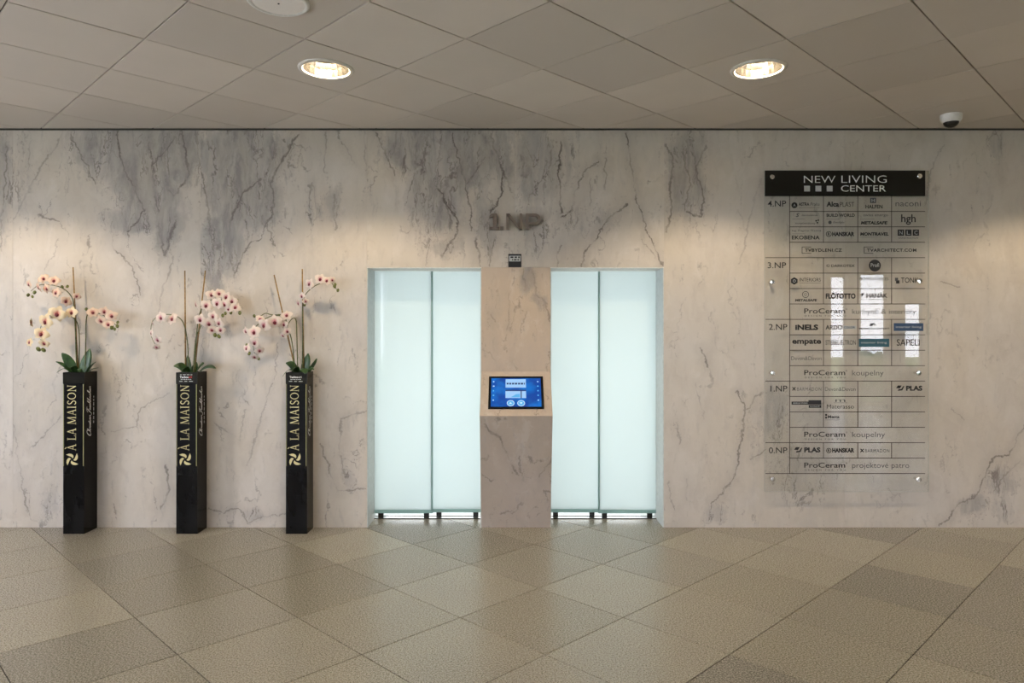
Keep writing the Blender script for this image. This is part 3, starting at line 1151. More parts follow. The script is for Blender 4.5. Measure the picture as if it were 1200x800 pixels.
for k in range(1, 19):
    major = k in (4, 8, 12, 16, 18)
    part('rule', wall_rect(897 if major else 925.4, 1084, row(k) - .38, row(k) + .38, TB, .0008), M['rule'], board)
for (u, blocks) in ((925.4, ((0, 18),)), (965.0, ((0, 3), (4, 7), (8, 11), (12, 15), (16, 17))), (1005.2, ((0, 3), (4, 7), (8, 11), (12, 15), (16, 17))),
                    (1044.8, ((0, 3), (4, 7), (8, 11), (12, 15), (16, 17)))):
    for (a, b) in blocks:
        part('rule', wall_rect(u - .38, u + .38, row(a), row(b), TB, .0007), M['rule'], board)
for k, s in ((0, '4.NP'), (4, '3.NP'), (8, '2.NP'), (12, '1.NP'), (16, '0.NP')):
    u0 = 899.6 if k in (0, 4) else (901.0 if k in (8, 16) else 902.8)
    part('lettering', wall_text(s, u0, u0 + (21.6 if k != 12 else 19.8), row(k) + 5.4, row(k) + 12.4, TB, 0.004), M['ink'], board)
L4 = (925.4, 965.0, 1005.2, 1044.8)


def tx(k, col, s, a, b, v0, v1, bold=0.0, mat='ink', shear=0.0, space=1.0, name='lettering'):
    """text in cell (row k, column col); a..b and v0..v1 offsets from the cell's left / top"""
    u = L4[col]
    part(name, wall_text(s, u + a, u + b, row(k) + v0, row(k) + v1, TB, bold, shear, space), M[mat], board)


def bar(k, col, a, b, v0, v1, mat='ink', name='logo_bar'):
    u = L4[col]
    part(name, wall_rect(u + a, u + b, row(k) + v0, row(k) + v1, TB), M[mat], board)


def disc(k, col, a, v, r, mat='ink', ring=0.0, sides=None):
    part('logo_mark', wall_disc(L4[col] + a, row(k) + v, r, TB, ring=ring, sides=sides), M[mat], board)


# 4.NP
disc(0, 0, 5.6, 10.8, 3.5)
part('logo_mark', wall_text('A', L4[0] + 4.2, L4[0] + 7.0, row(0) + 9.2, row(0) + 12.2, TB + .0009, .02), M['pale_print'], board)
tx(0, 0, 'ASTRA', 10.5, 23, 7.6, 11.6, .03)
tx(0, 0, 'Praha', 24, 35, 7.6, 11.6, 0, 'ink_grey', .2)
bar(0, 0, 11, 35, 13.6, 13.9, 'ink_grey')
tx(0, 1, 'Alca', 3.4, 18.2, 6.6, 12.6, .04)
tx(0, 1, 'PLAST', 19.2, 36, 7.0, 12.6, -.003)
bar(0, 2, 14.5, 21.5, 2.0, 8.2, 'ink_grey', 'logo_mark')
part('logo_mark', wall_text('H', L4[2] + 16, L4[2] + 20, row(0) + 3.2, row(0) + 7.2, TB + .0009, .03), M['pale_print'], board)
tx(0, 2, 'HALFEN', 9.0, 29, 10.2, 14.6, .025)
tx(0, 3, 'naconi', 4.6, 34.2, 5.8, 12.0, -.002, 'ink_grey')
tx(1, 0, 'S', 7.2, 11.2, 2.0, 6.6, .03, 'ink_grey', .3)
tx(1, 0, 'dermoklinik', 14, 33, 3.4, 5.4, .01, 'ink_grey')
bar(1, 0, 3, 18, 8.8, 9.1, 'ink_grey')
tx(1, 0, 'inovativnidomy', 6.5, 30, 12.6, 15.6, .004, 'ink_grey')
for (a, b) in ((31, 11), (33.5, 10.2), (32.4, 13.2)):
    disc(1, 0, a, b, 1.0)
tx(1, 1, 'BUILD WORLD', 3.6, 36.6, 2.6, 6.4, .03)
bar(1, 1, 3, 19, 9.0, 9.3, 'ink_grey')
disc(1, 1, 7.6, 12.8, 2.0, 'ink_grey')
tx(1, 1, 'dřevostavby', 11, 24.5, 11.2, 14.6, .006, 'ink_grey')
tx(1, 2, 'swiss energo', 6.5, 35.5, 2.8, 6.6, .004, 'ink_grey')
bar(1, 2, 2.5, 20, 9.0, 9.3, 'ink_grey')
tx(1, 2, 'METALSAFE', 3.6, 34.8, 11.4, 15.2, .045, 'ink', .15)
tx(1, 3, 'hgh', 11.2, 28.2, 3.4, 15.6, .012)
tx(2, 0, 'Ing. Dagmar Šťastná', 2.8, 36.8, 2.8, 6.0, .002, 'ink_grey')
bar(2, 0, 3, 18, 8.0, 8.3, 'ink_grey')
tx(2, 0, 'EKOBENA', 2.6, 35.2, 10.2, 14.8, .022)
disc(2, 1, 6.2, 8.4, 3.3, 'ink', .7)
tx(2, 1, 'R', 5.0, 7.6, 6.6, 10.2, .03)
tx(2, 1, 'HANSKAR', 10.2, 36.2, 5.8, 11.0, .05)
tx(2, 2, 'MONTRAVEL', 2.8, 36.2, 6.4, 10.4, .045, 'ink', .1)
bar(2, 2, 3, 20, 12.0, 12.3, 'ink_grey')
for i, ch in enumerate('NLC'):
    bar(2, 3, 7.2 + i * 8.8, 14.6 + i * 8.8, 3.2, 10.4, 'ink', 'logo_square')
    part('lettering', wall_text(ch, L4[3] + 9 + i * 8.8, L4[3] + 12.9 + i * 8.8, row(2) + 4.6, row(2) + 9.0, TB + .0009, .01), M['pale_print'], board)
tx(2, 3, 'CONSTRUCTION', 8, 31, 12.2, 14.0, .004, 'ink_grey')
for (u, s, e) in ((939.6, 'TVBYDLENI.CZ', 986.6), (1012.4, 'TVARCHITECT.COM', 1073.8)):
    part('lettering', wall_text(s, u + 3.6, e, row(3) + 7.4, row(3) + 11.2, TB, .025, space=1.1), M['ink'], board)
    part('logo_bracket', wall_rect(u, u + .7, row(3) + 5.2, row(3) + 13.2, TB), M['ink'], board)
    part('logo_bracket', wall_rect(u + .7, u + 11, row(3) + 5.2, row(3) + 5.8, TB), M['ink'], board)
    part('logo_bracket', wall_rect(u + .7, u + 11, row(3) + 12.6, row(3) + 13.2, TB), M['ink'], board)
# 3.NP
tx(4, 1, '® DARKOTEX', 3.4, 36.6, 7.8, 11.0, .02)
disc(4, 2, 20.0, 9.2, 7.0)
part('logo_mark', wall_text('Profi', L4[2] + 15.2, L4[2] + 25, row(4) + 6.4, row(4) + 11, TB + .0009, .01), M['pale_print'], board)
disc(5, 0, 5.4, 9.2, 4.4, 'ink', 0, 6)
part('logo_mark', wall_disc(L4[0] + 5.4, row(5) + 9.2, 1.7, TB + .0008, ring=.5), M['pale_print'], board)
tx(5, 0, 'INTERIORS', 11.4, 36.4, 5.6, 9.8, 0)
bar(5, 0, 11.4, 36.4, 11.4, 11.8, 'ink_grey')
tx(5, 2, 'PREMIUM PIECES', 1.8, 36, 5.0, 8.4, 0, 'ink_grey')
bar(5, 3, 4.0, 7.6, 5.4, 9.2, 'ink_grey', 'logo_mark')
bar(5, 3, 5.2, 9.2, 8.4, 12.2, 'ink', 'logo_mark')
tx(5, 3, 'TONK', 11.0, 31.5, 5.2, 11.4, .008)
disc(6, 0, 18.6, 7.0, 3.9, 'ink', .6)
disc(6, 0, 18.6, 7.0, 1.6, 'ink_grey', .5)
tx(6, 0, 'METALSAFE', 6.4, 32, 12.2, 15.2, .045, 'ink', .1)
tx(6, 1, 'FLÖTOTTO', 2.6, 37.6, 4.4, 12.0, .045)
part('logo_mark', wall_poly([(L4[2] + 4.4, row(6) + 5.6), (L4[2] + 4.4, row(6) + 10), (L4[2] + 8, row(6) + 5.6)], TB), M['ink'], board)
tx(6, 2, 'HANÁK', 10.2, 34.6, 4.4, 10.8, .026)
tx(6, 2, 'furniture factory', 4, 34, 12.0, 13.6, 0, 'ink_grey')
for k, s, e in ((7, 'kuchyně & interiéry', 1073.4), (11, 'koupelny', 1035.4), (15, 'koupelny', 1037.0), (17, 'projektové patro', 1065.4)):
    part('lettering', wall_text('ProCeram', 942.4, 990.4, row(k) + 5.2, row(k) + 11.2, TB, .006), M['ink'], board)
    part('lettering', wall_text('DESIGN FOR YOU', 943, 991, row(k) + 13.0, row(k) + 14.8, TB, .006, space=1.7), M['ink_grey'], board)
    part('lettering', wall_text('®', 991, 993, row(k) + 5.0, row(k) + 7.0, TB), M['ink_grey'], board)
    part('lettering', wall_text(s, 998.6, e, row(k) + 5.4, row(k) + 13.4, TB, -.006), M['ink_grey'], board)
# 2.NP
tx(8, 0, 'iNELS', 6.4, 33.4, 6.0, 12.6, .05)
tx(8, 1, 'ARDO', 2.4, 22, 6.6, 12.0, .02)
bar(8, 1, 22.4, 38.6, 7.4, 11.4, 'pale_print', 'logo_bar')
part('lettering', wall_text('COLOR', L4[1] + 24, L4[1] + 37, row(8) + 8.2, row(8) + 10.6, TB + .0009, .02), M['blue_print'], board)
tx(8, 2, 'MOBILITA EXPERT', 1.8, 37, 9.8, 11.8, .02)
part('logo_mark', wall_poly([(L4[2] + 14, row(8) + 8.0), (L4[2] + 16, row(8) + 8.0), (L4[2] + 18.5, row(8) + 5.8), (L4[2] + 22, row(8) + 7.4), (L4[2] + 19, row(8) + 4.2), (L4[2] + 15, row(8) + 5.0)], TB), M['ink'], board)
bar(8, 3, 2.6, 37.2, 4.4, 13.6, 'blue_print', 'logo_plate')
part('lettering', wall_text('interior living', L4[3] + 5, L4[3] + 35, row(8) + 7.6, row(8) + 10.8, TB + .0009), M['pale_print'], board)
tx(9, 0, 'empate', 3.0, 36.8, 4.8, 12.6, .032)
tx(9, 1, 'STIEBEL ELTRON', 2.4, 38, 6.2, 11.8, .012, 'ink_grey')
bar(9, 2, 1.2, 36.8, 4.6, 14.2, 'teal_print', 'logo_plate')
part('lettering', wall_text('interior living', L4[2] + 4, L4[2] + 34, row(9) + 7.8, row(9) + 11.0, TB + .0009), M['pale_print'], board)
tx(9, 3, 'SAPELI', 6.0, 32.8, 5.2, 12.8, .004)
tx(10, 0, 'Devon&Devon', 1.8, 37.4, 7.2, 11.6, -.004, 'ink_grey')
# 1.NP
for k, c in ((12, 0), (16, 2)):
    tx(k, c, '×', 2.8, 7.2, 6.8, 11.4, .012)
    tx(k, c, 'BARMADON', 8.6, 37.0, 7.4, 11.4, -.002, 'ink_grey', space=1.2)
tx(12, 1, 'Devon&Devon', 1.8, 37.6, 7.2, 11.6, -.004, 'ink_grey')
for k, c in ((12, 3), (16, 0)):
    u = L4[c]
    v = row(k)
    o4 = 0 if k == 12 else -.6
    part('logo_mark', wall_poly([(u + 5.4, v + 8.2), (u + 7.4, v + 5.2), (u + 11.8, v + 5.2), (u + 9.8, v + 8.6)], TB), M['ink'], board)
    part('logo_mark', wall_poly([(u + 7.2, v + 11.4), (u + 8.0, v + 9.8), (u + 11.4, v + 9.4), (u + 13.6, v + 6.0), (u + 15.0, v + 5.8), (u + 12.6, v + 11.0)], TB), M['ink'], board)
    tx(k, c, 'PLAS', 17.0, 36.0, 5.4, 11.4, .045)
bar(13, 0, 2.2, 22, 6.0, 9.6, 'ink', 'logo_bar')
bar(13, 0, 22, 37, 4.4, 9.6, 'ink', 'logo_bar')
bar(13, 0, 22.4, 37, 10.0, 13.4, 'ink', 'logo_bar')
part('lettering', wall_text('BENELUX STUDIO', L4[0] + 4, L4[0] + 21, row(13) + 7.0, row(13) + 8.6, TB + .0009, .02), M['pale_print'], board)
part('lettering', wall_text('kuchyně', L4[0] + 24, L4[0] + 35, row(13) + 10.9, row(13) + 12.6, TB + .0009, .02), M['pale_print'], board)
tx(13, 1, 'Materasso', 4.0, 35.6, 9.4, 14.2, -.004)
tx(13, 1, 'm', 14, 25.5, 3.4, 6.4, -.006, 'ink_grey')
bar(13, 1, 12, 28, 7.3, 7.6, 'ink_grey')
tx(14, 1, 'Mesta', 5.0, 18.6, 4.0, 7.4, .03)
bar(14, 1, 2.0, 4.2, 2.4, 4.6, 'ink', 'logo_square')
bar(14, 1, 2.0, 4.2, 5.6, 7.8, 'ink', 'logo_square')
bar(14, 1, 2.0, 19, 9.2, 9.5, 'ink_grey')
# 0.NP
disc(16, 1, 6.2, 9.2, 3.0, 'ink', .7)
tx(16, 1, 'R', 5.0, 7.6, 7.6, 10.8, .03)
tx(16, 1, 'HANSKAR', 10.2, 36.0, 6.2, 11.6, .05)
# stand-off fixings
for (u, v) in ((904.5, 207.6), (1077.0, 206.6), (904.4, 330.2), (1077.0, 329.0), (905.0, 437.0), (1076.0, 437.0), (905.0, 561.0), (1076.0, 561.4)):
    c = P(u, v, TB)
    vv, ff = lathe([(0.0085, 0.0005 - TB + 0.0005 + 0.0), (0.0085, 0.0), (0.0185, 0.0), (0.0185, 0.012), (0.016, 0.015), (0.004, 0.0155)], 20, close_top=True)
    vv = [c + Vector((x, -z, y)) for (x, y, z) in vv]
    part('standoff_fixing', mesh(vv, [f[::-1] for f in ff], False), M['chrome'], board)

# ------------------------------------------------------------------ touch screen pillar
KT = 0.30
kx0, kx1 = wx(564.2), wx(645.0)
kz_hi, kz_lo = wz(435), wz(487.2, KT)
V_K = [(1.6, .55, [(568, 492), (586, 508), (596, 530), (607, 552)]), (1.3, .45, [(608, 530), (611, 553)]), (1.3, .42, [(646, 528), (632, 553)]),
       (1.2, .35, [(600, 600), (612, 585)])]
kiosk = empty('touch_screen_pedestal', (0.0, 0.0, 0.0))
tag(kiosk, 'wedge shaped marble pedestal with a blue touch screen between the lift doors', 'kiosk')
prof = [(-0.0005, 0.001), (-KT, kz_lo), (-0.0005, kz_hi)]
vs = [(x, y, z) for x in (kx0, kx1) for (y, z) in prof]
fs = [(0, 1, 4, 3), (1, 2, 5, 4), (2, 0, 3, 5), (0, 2, 1), (3, 4, 5)]
me = mesh(vs, fs)
b_ = bmesh.new()
b_.from_mesh(me)
bmesh.ops.recalc_face_normals(b_, faces=b_.faces)
bmesh.ops.bevel(b_, geom=[e for e in b_.edges], offset=0.0022, segments=1, affect='EDGES')
b_.to_mesh(me)
b_.free()
link('body', me, marble('marble_pedestal_shaded', [], V_K, seed=21, base=(0.52, 0.44, 0.375)), kiosk)  # marble base darkened to put the wedge's dimmer light into its colour
# slanted top: local frame a (right), b (up the slope), n (outwards)
A0 = Vector(((kx0 + kx1) / 2, -KT, kz_lo))
bdir = (Vector((0, 0, kz_hi)) - Vector((0, -KT, kz_lo)))
SL = bdir.length
bdir.normalize()
ndir = Vector((1, 0, 0)).cross(bdir)


def slope_pt(a, b, n=0.0):
    return A0 + Vector((a, 0, 0)) + bdir * b + ndir * n


def slope_rect(a0, a1, b0, b1, n0, n1):
    return mesh(*prism([slope_pt(a0, b0, n1), slope_pt(a1, b0, n1), slope_pt(a1, b1, n1), slope_pt(a0, b1, n1)], ndir, n1 - n0))


def slope_text(s, a0, a1, b0, b1, n):
    me = fit(text_poly(s, .03), a0, a1, b0, b1)
    for v in me.vertices:
        v.co = slope_pt(v.co.x, v.co.y, n)
    me.update()
    return me


def slope_disc(a, b, r, n0, n1, ring=0.0, seg=20):
    if not ring:
        return mesh(*prism([slope_pt(a + r * math.cos(2 * math.pi * k / seg), b + r * math.sin(2 * math.pi * k / seg), n1) for k in range(seg)], ndir, n1 - n0))
    vv, ff = [], []
    for k in range(seg):
        c_, s_ = math.cos(2 * math.pi * k / seg), math.sin(2 * math.pi * k / seg)
        for rr, nn in ((r, n0), (r, n1), (r - ring, n1), (r - ring, n0)):
            vv.append(slope_pt(a + rr * c_, b + rr * s_, nn))
    for k in range(seg):
        k2 = (k + 1) % seg
        for q in range(4):
            q2 = (q + 1) % 4
            ff.append((4 * k + q, 4 * k + q2, 4 * k2 + q2, 4 * k2 + q))
    return mesh(vv, ff)


scr = empty('touch_screen_panel', slope_pt(0, 0.05))
scr.parent = kiosk


def spart(name, me, mat):
    me.transform(Matrix.Translation(-scr.location))
    return link(name, me, M[mat], scr)


bz0, bz1 = 0.062, 0.372
spart('bezel', slope_rect(-0.203, 0.203, bz0, bz1, 0.0, 0.006), 'bezel')
spart('display', slope_rect(-0.185, 0.185, bz0 + .018, bz1 - .020, 0.006, 0.0068), 'display')
n0, n1 = 0.0068, 0.0074
spart('display_field', slope_rect(-0.078, 0.074, 0.260, 0.342, n0, n1), 'disp_pale')
for (p, q) in dashes(-0.070, 0.066, 7, 5):
    spart('display_mark', slope_rect(p, q, 0.290, 0.306, n1, n1 + .0005), 'disp_dark')
spart('display_field', slope_rect(-0.078, 0.074, 0.160, 0.226, n0, n1), 'disp_pale')
spart('display_shape', mesh(*prism([slope_pt(a, b, n1 + .0006) for a, b in ((-.04, .168), (.03, .166), (.028, .200), (.0, .196), (-.02, .180))], ndir, .0006)), 'disp_cyan')
spart('display_shape', slope_rect(0.034, 0.042, 0.160, 0.226, n1, n1 + .0005), 'disp_dark')
spart('display_field', slope_rect(-0.078, 0.074, 0.226, 0.238, n0, n1), 'disp_dark')
for a in (-0.040, 0.037):
    spart('button_ring', slope_disc(a, 0.112, 0.028, n0, n1, 0.004), 'disp_white')
    spart('button_face', slope_disc(a, 0.112, 0.0235, n0, n1), 'disp_cyan')
    d = 0.009 if a < 0 else -0.009
    pts = [slope_pt(a - .010, .112 - d * .7, n1 + .0006), slope_pt(a + .010, .112 - d * .7, n1 + .0006), slope_pt(a, .112 + d, n1 + .0006)]
    if d < 0:
        pts = pts[::-1]
    spart('arrow', mesh(*prism(pts, ndir, .0006)), 'disp_white')
for i, b in enumerate((0.140, 0.186, 0.230, 0.274, 0.318)):
    spart('icon', slope_rect(-0.172, -0.162 + (.002 if i % 2 else 0), b - .006, b + .006, n0, n1), 'disp_pale' if i in (0, 3, 4) else 'disp_cyan')
    spart('icon', slope_rect(0.158, 0.168, b - .006, b + .006, n0, n1), 'disp_pale' if i in (0, 4) else 'disp_cyan')


# ------------------------------------------------------------------ planters
PW, PD, PH = 0.156, 0.162, 1.192
T_FRONT = 0.168


def serif_glyphs():
    """strokes (x0,y0,x1,y1,w) on a unit cap height, plus advance"""
    th, tk, se = 0.055, 0.115, 0.05
    gl = {}
    gl['A'] = ([(0.06, 0, 0.36, 1, th), (0.36, 1, 0.68, 0, tk), (0.16, 0.33, 0.56, 0.33, th), (-0.04, se / 2, 0.18, se / 2, se), (0.54, se / 2, 0.82, se / 2, se)], 0.80)
    gl['L'] = ([(0.16, 0, 0.16, 1, tk), (0.02, se / 2, 0.58, se / 2, se), (0.58, 0, 0.60, 0.24, th), (0.02, 1 - se / 2, 0.32, 1 - se / 2, se)], 0.66)
    gl['M'] = ([(0.13, 0, 0.17, 1, th), (0.19, 1, 0.52, 0.06, tk), (0.52, 0.06, 0.84, 1, th), (0.86, 1, 0.90, 0, tk), (0.0, se / 2, 0.26, se / 2, se), (0.76, se / 2, 1.04, se / 2, se)], 1.10)
    gl['I'] = ([(0.16, 0, 0.16, 1, tk), (0.02, se / 2, 0.30, se / 2, se), (0.02, 1 - se / 2, 0.30, 1 - se / 2, se)], 0.40)
    gl['N'] = ([(0.14, 0, 0.14, 1, th), (0.12, 0.98, 0.72, 0.02, tk), (0.72, 0, 0.72, 1, th), (0.02, se / 2, 0.27, se / 2, se), (0.60, 1 - se / 2, 0.84, 1 - se / 2, se)], 0.88)
    ring = []
    for k in range(16):
        a0, a1 = 2 * math.pi * k / 16, 2 * math.pi * (k + 1) / 16
        wv = th + (tk - th) * abs(math.cos((a0 + a1) / 2)) ** 1.5
        ring.append((0.44 + 0.38 * math.cos(a0), 0.5 + 0.46 * math.sin(a0), 0.44 + 0.38 * math.cos(a1), 0.5 + 0.46 * math.sin(a1), wv))
    gl['O'] = (ring, 0.92)
    sp = spline([Vector(p + (0,)) for p in ((0.50, 0.82), (0.40, 0.95), (0.22, 0.95), (0.10, 0.80), (0.16, 0.60), (0.36, 0.46), (0.50, 0.28), (0.44, 0.09), (0.26, 0.03), (0.10, 0.08), (0.06, 0.20))], 3)
    gl['S'] = ([(a.x, a.y, b.x, b.y, 0.11) for a, b in zip(sp[:-1], sp[1:])], 0.60)
    return gl


GLY = serif_glyphs()


def serif_mesh(s):
    """flat serif capitals in x/y, unit cap height; '`' marks a grave accent on the next letter"""
    vv, ff, x, acc = [], [], 0.0, False

    def stroke(x0, y0, x1, y1, wd):
        d = Vector((x1 - x0, y1 - y0, 0))
        n = Vector((-d.y, d.x, 0)).normalized() * wd / 2
        b = len(vv)
        for p in (Vector((x0, y0, 0)) - n, Vector((x1, y1, 0)) - n, Vector((x1, y1, 0)) + n, Vector((x0, y0, 0)) + n):
            vv.append(p)
        ff.append((b, b + 1, b + 2, b + 3))
    for ch in s:
        if ch == ' ':
            x += 0.42
        elif ch == '`':
            acc = True
        else:
            st, adv = GLY[ch]
            for (a, b, c, d, e) in st:
                stroke(x + a, b, x + c, d, e)
            if acc:
                stroke(x + 0.18, 1.28, x + 0.40, 1.10, 0.09)
                acc = False
            x += adv + 0.08
    return vv, ff, x


CUR = {'h': [(0, 0), (.15, .5), (.3, 1.25), (.2, 1.45), (.12, 1.1), (.1, 0), (.2, .42), (.35, .48), (.38, .1), (.5, 0)],
       'r': [(0, 0), (.15, .52), (.22, .44), (.35, .47), (.35, .1), (.46, 0)], 'i': [(0, 0), (.15, .5), (.13, .1), (.27, 0)],
       's': [(0, 0), (.18, .52), (.28, .15), (.1, .02), (.36, 0)], 't': [(0, 0), (.2, 1.05), (.15, .1), (.3, 0)],
       'a': [(0, .05), (.35, .45), (.15, .46), (.08, .1), (.3, .1), (.37, .46), (.36, .08), (.5, 0)],
       'n': [(0, 0), (.1, .5), (.12, .05), (.25, .45), (.36, .4), (.38, .08), (.52, 0)], 'c': [(0, 0), (.32, .4), (.15, .48), (.08, .15), (.2, 0), (.42, .05)],
       'b': [(0, 0), (.25, 1.25), (.2, 1.45), (.1, 1.1), (.1, .05), (.3, .05), (.32, .35), (.2, .4), (.46, .2)], 'e': [(0, 0), (.3, .25), (.25, .48), (.1, .35), (.12, .05), (.42, .03)],
       'C': [(.72, 1.2), (.55, 1.62), (.22, 1.35), (.06, .55), (.28, -.06), (.75, .1)]}


def cursive(s):
    """flat handwriting ribbons in x/y, one mesh"""
    runs, x, cur = [], 0.0, []
    for ch in s:
        if ch == ' ':
            runs.append(cur)
            cur, x = [], x + 0.15
        elif ch == 'F':
            runs.append([(x + a, b) for a, b in ((0, 1.25), (.35, 1.58), (1.0, 1.5))])
            runs.append([(x + a, b) for a, b in ((.6, 1.52), (.42, .6), (.22, -.25), (-.1, -.2))])
            runs.append([(x + a, b) for a, b in ((.2, .72), (.45, .8), (.8, .78))])
            x += 0.75
        else:
            cur += [(x + a, b) for a, b in CUR[ch]]
            x += CUR[ch][-1][0]
    runs.append(cur)
    vv, ff = [], []
    for r in runs:
        if len(r) < 2:
            continue
        sp = spline([Vector((a + 0.35 * b, b, 0)) for a, b in r], 3)
        b0 = len(vv)
        for i, p in enumerate(sp):
            d = sp[min(i + 1, len(sp) - 1)] - sp[max(i - 1, 0)]
            n = Vector((-d.y, d.x, 0)).normalized() * 0.062
            vv += [p - n, p + n]
        ff += [(b0 + 2 * i, b0 + 2 * i + 2, b0 + 2 * i + 3, b0 + 2 * i + 1) for i in range(len(sp) - 1)]
    return mesh(vv, ff)


def planter(u_left, label, sticker):
    x0 = wx(u_left, T_FRONT)
    x1 = x0 + PW
    y0, y1 = -T_FRONT, -T_FRONT + PD
    root = empty('planter', ((x0 + x1) / 2, (y0 + y1) / 2, 0.0))
    tag(root, label, 'planter', 'tall black orchid planters')

    bm = bmesh.new()
    th = 0.008
    add_box(bm, x0, x1, y0, y0 + th, 0.0, PH)
    add_box(bm, x0, x1, y1 - th, y1, 0.0, PH)
    add_box(bm, x0, x0 + th, y0 + th, y1 - th, 0.0, PH)
    add_box(bm, x1 - th, x1, y0 + th, y1 - th, 0.0, PH)
    add_box(bm, x0 + th, x1 - th, y0 + th, y1 - th, 0.0, 0.02)
    part('box', bm_mesh(bm), M['planter'], root)
    part('soil', box(x0 + th, x1 - th, y0 + th, y1 - th, PH - 0.09, PH - 0.025, 0.004), M['soil'], root)
    # printed sleeve band
    zs0, zs1 = wz(546.2, T_FRONT), wz(449.5, T_FRONT)
    sl = part('front_band', box(x0 + .001, x1 - .0005, y0 - 0.0016, y0 - 0.0002, zs0, zs1), M['sleeve'], root)
    yb = y0 - 0.0017
    for (a, b) in ((x0 + 0.003, x0 + 0.0062), (x1 - 0.0085, x1 - 0.0035)):
        part('gold_line', box(a, b, yb - 0.0006, yb, zs0 + .002, zs1 - .003), M['olive'], sl)
    # vertical lettering, reading upwards
    vv, ff, length = serif_mesh('`A LA MAISON')
    zb, zt = wz(527.5, T_FRONT), wz(450.5, T_FRONT)
    kz = (zt - zb) / (length - 0.05)
    cap = 0.064
    xr = x0 + 0.032 + cap
    w_ = [(xr - p.y * cap, yb - 0.0007, zb + p.x * kz) for p in vv]
    part('lettering', mesh(w_, ff), M['gold'], sl)
    # swirl emblem of five curved blades
    cx_, cz_ = x0 + 0.068, wz(538.0, T_FRONT)
    vs_, fs_ = [], []
    for k in range(4):
        a0 = 2 * math.pi * k / 4 - 0.35
        n = 7
        b = len(vs_)
        for i in range(n):
            t = i / (n - 1)
            r = 0.010 + 0.046 * t
            ang = a0 + 1.25 * t
            hw = 0.62 * math.sin(math.pi * min(t * 0.9 + 0.08, 1)) * 1.15
            for s in (-1, 1):
                aa = ang + s * hw * (0.9 - 0.5 * t)
                vs_.append((cx_ + r * math.cos(aa), yb - 0.0007, cz_ + r * math.sin(aa)))
        for i in range(n - 1):
            fs_.append((b + 2 * i, b + 2 * i + 1, b + 2 * i + 3, b + 2 * i + 2))
    part('emblem', mesh(vs_, fs_), M['gold'], sl)
    # script lettering on the right-hand side
    xs_ = x1 + 0.0006
    me = cursive('Christian Fischbacher')
    zb, zt = wz(510, T_FRONT / 2), wz(452, T_FRONT / 2)
    fit(me, 0, zt - zb, 0, 0.062)
    for v in me.vertices:
        v.co = Vector((xs_, y0 + 0.090 - v.co.y, zb + v.co.x))
    me.update()
    part('script_lettering', me, M['white_print'], root)
    for (za, zb_) in dashes(wz(496, T_FRONT / 2), wz(464, T_FRONT / 2), 7, 3):
        part('print_dash', box(x1 + 0.0002, x1 + 0.0008, y0 + 0.112, y0 + 0.120, za, zb_), M['pale_print'], root)
    # upper wrap
    uw = part('top_band', box(x0 - 0.001, x1 + 0.001, y0 - 0.0022, y0 - 0.0002, wz(449.2, T_FRONT), PH - 0.001), M['header'], root)
    if sticker:
        def st(s, a, b, v0, v1, mat, bold=.01):
            me = text_poly(s, bold)
            fit(me, x0 + a, x0 + b, wz(v1, T_FRONT), wz(v0, T_FRONT))
            for v in me.vertices:
                v.co = Vector((v.co.x, y0 - 0.0026, v.co.y))
            me.update()
            part('sticker_lettering', me, M[mat], uw)
        def dash_row(a, b, v, n, seed):
            for (p, q) in dashes(x0 + a, x0 + b, n, seed):
                part('print_dash', box(p, q, y0 - 0.0028, y0 - 0.0022, wz(v + .8, T_FRONT), wz(v, T_FRONT)), M['pale_print'], uw)
        if sticker == 1:
            dash_row(.030, .120, 438.5, 4, 1)
        st('Techno', .028, .092, 440.4, 442.9, 'white_print', .03)
        st('art', .094, .118, 440.4, 442.9, 'red_print' if sticker == 1 else 'pale_print', .03)
        dash_row(.034, .112, 444.0, 5, 2)
        dash_row(.024, .124, 446.2, 3, 4)
    return root


# ------------------------------------------------------------------ orchids
def petal_pts(length, width, cup, twist, n=6):
    rows = []
    for i in range(n):
        t = i / (n - 1)
        w_ = width * math.sin(math.pi * (0.10 + 0.86 * t) ** 0.85) ** 0.7 if i < n - 1 else width * 0.12
        rows.append((length * t, w_, cup * math.sin(math.pi * t * 0.8) + twist * t * t))
    return rows


def flower_mesh(size, rnd):
    """five petals facing -Y, centre at the origin"""
    vv, ff = [], []

    def add(angle, length, width, cup, twist, lift):
        b = len(vv)
        rows = petal_pts(length, width, cup, twist)
        ca, sa = math.cos(angle), math.sin(angle)
        for (r, w_, d) in rows:
            for s in (-1, -0.5, 0, 0.5, 1):
                x = r * ca - s * w_ * sa
                z = r * sa + s * w_ * ca
                y = -d - lift + abs(s) * 0.12 * width
                vv.append((x * size, y * size, z * size))
        for i in range(len(rows) - 1):
            for k in range(4):
                ff.append((b + i * 5 + k, b + i * 5 + k + 1, b + (i + 1) * 5 + k + 1, b + (i + 1) * 5 + k))
    add(math.pi / 2, 0.52, 0.20, 0.05, -0.05, 0.0)
    add(math.pi * 1.5 - 0.62, 0.50, 0.18, 0.05, -0.05, 0.0)
    add(math.pi * 1.5 + 0.62, 0.50, 0.18, 0.05, -0.05, 0.0)
    add(0.16, 0.55, 0.29, 0.08, -0.06, 0.05)
    add(math.pi - 0.16, 0.55, 0.29, 0.08, -0.06, 0.05)
    return mesh(vv, ff, True)


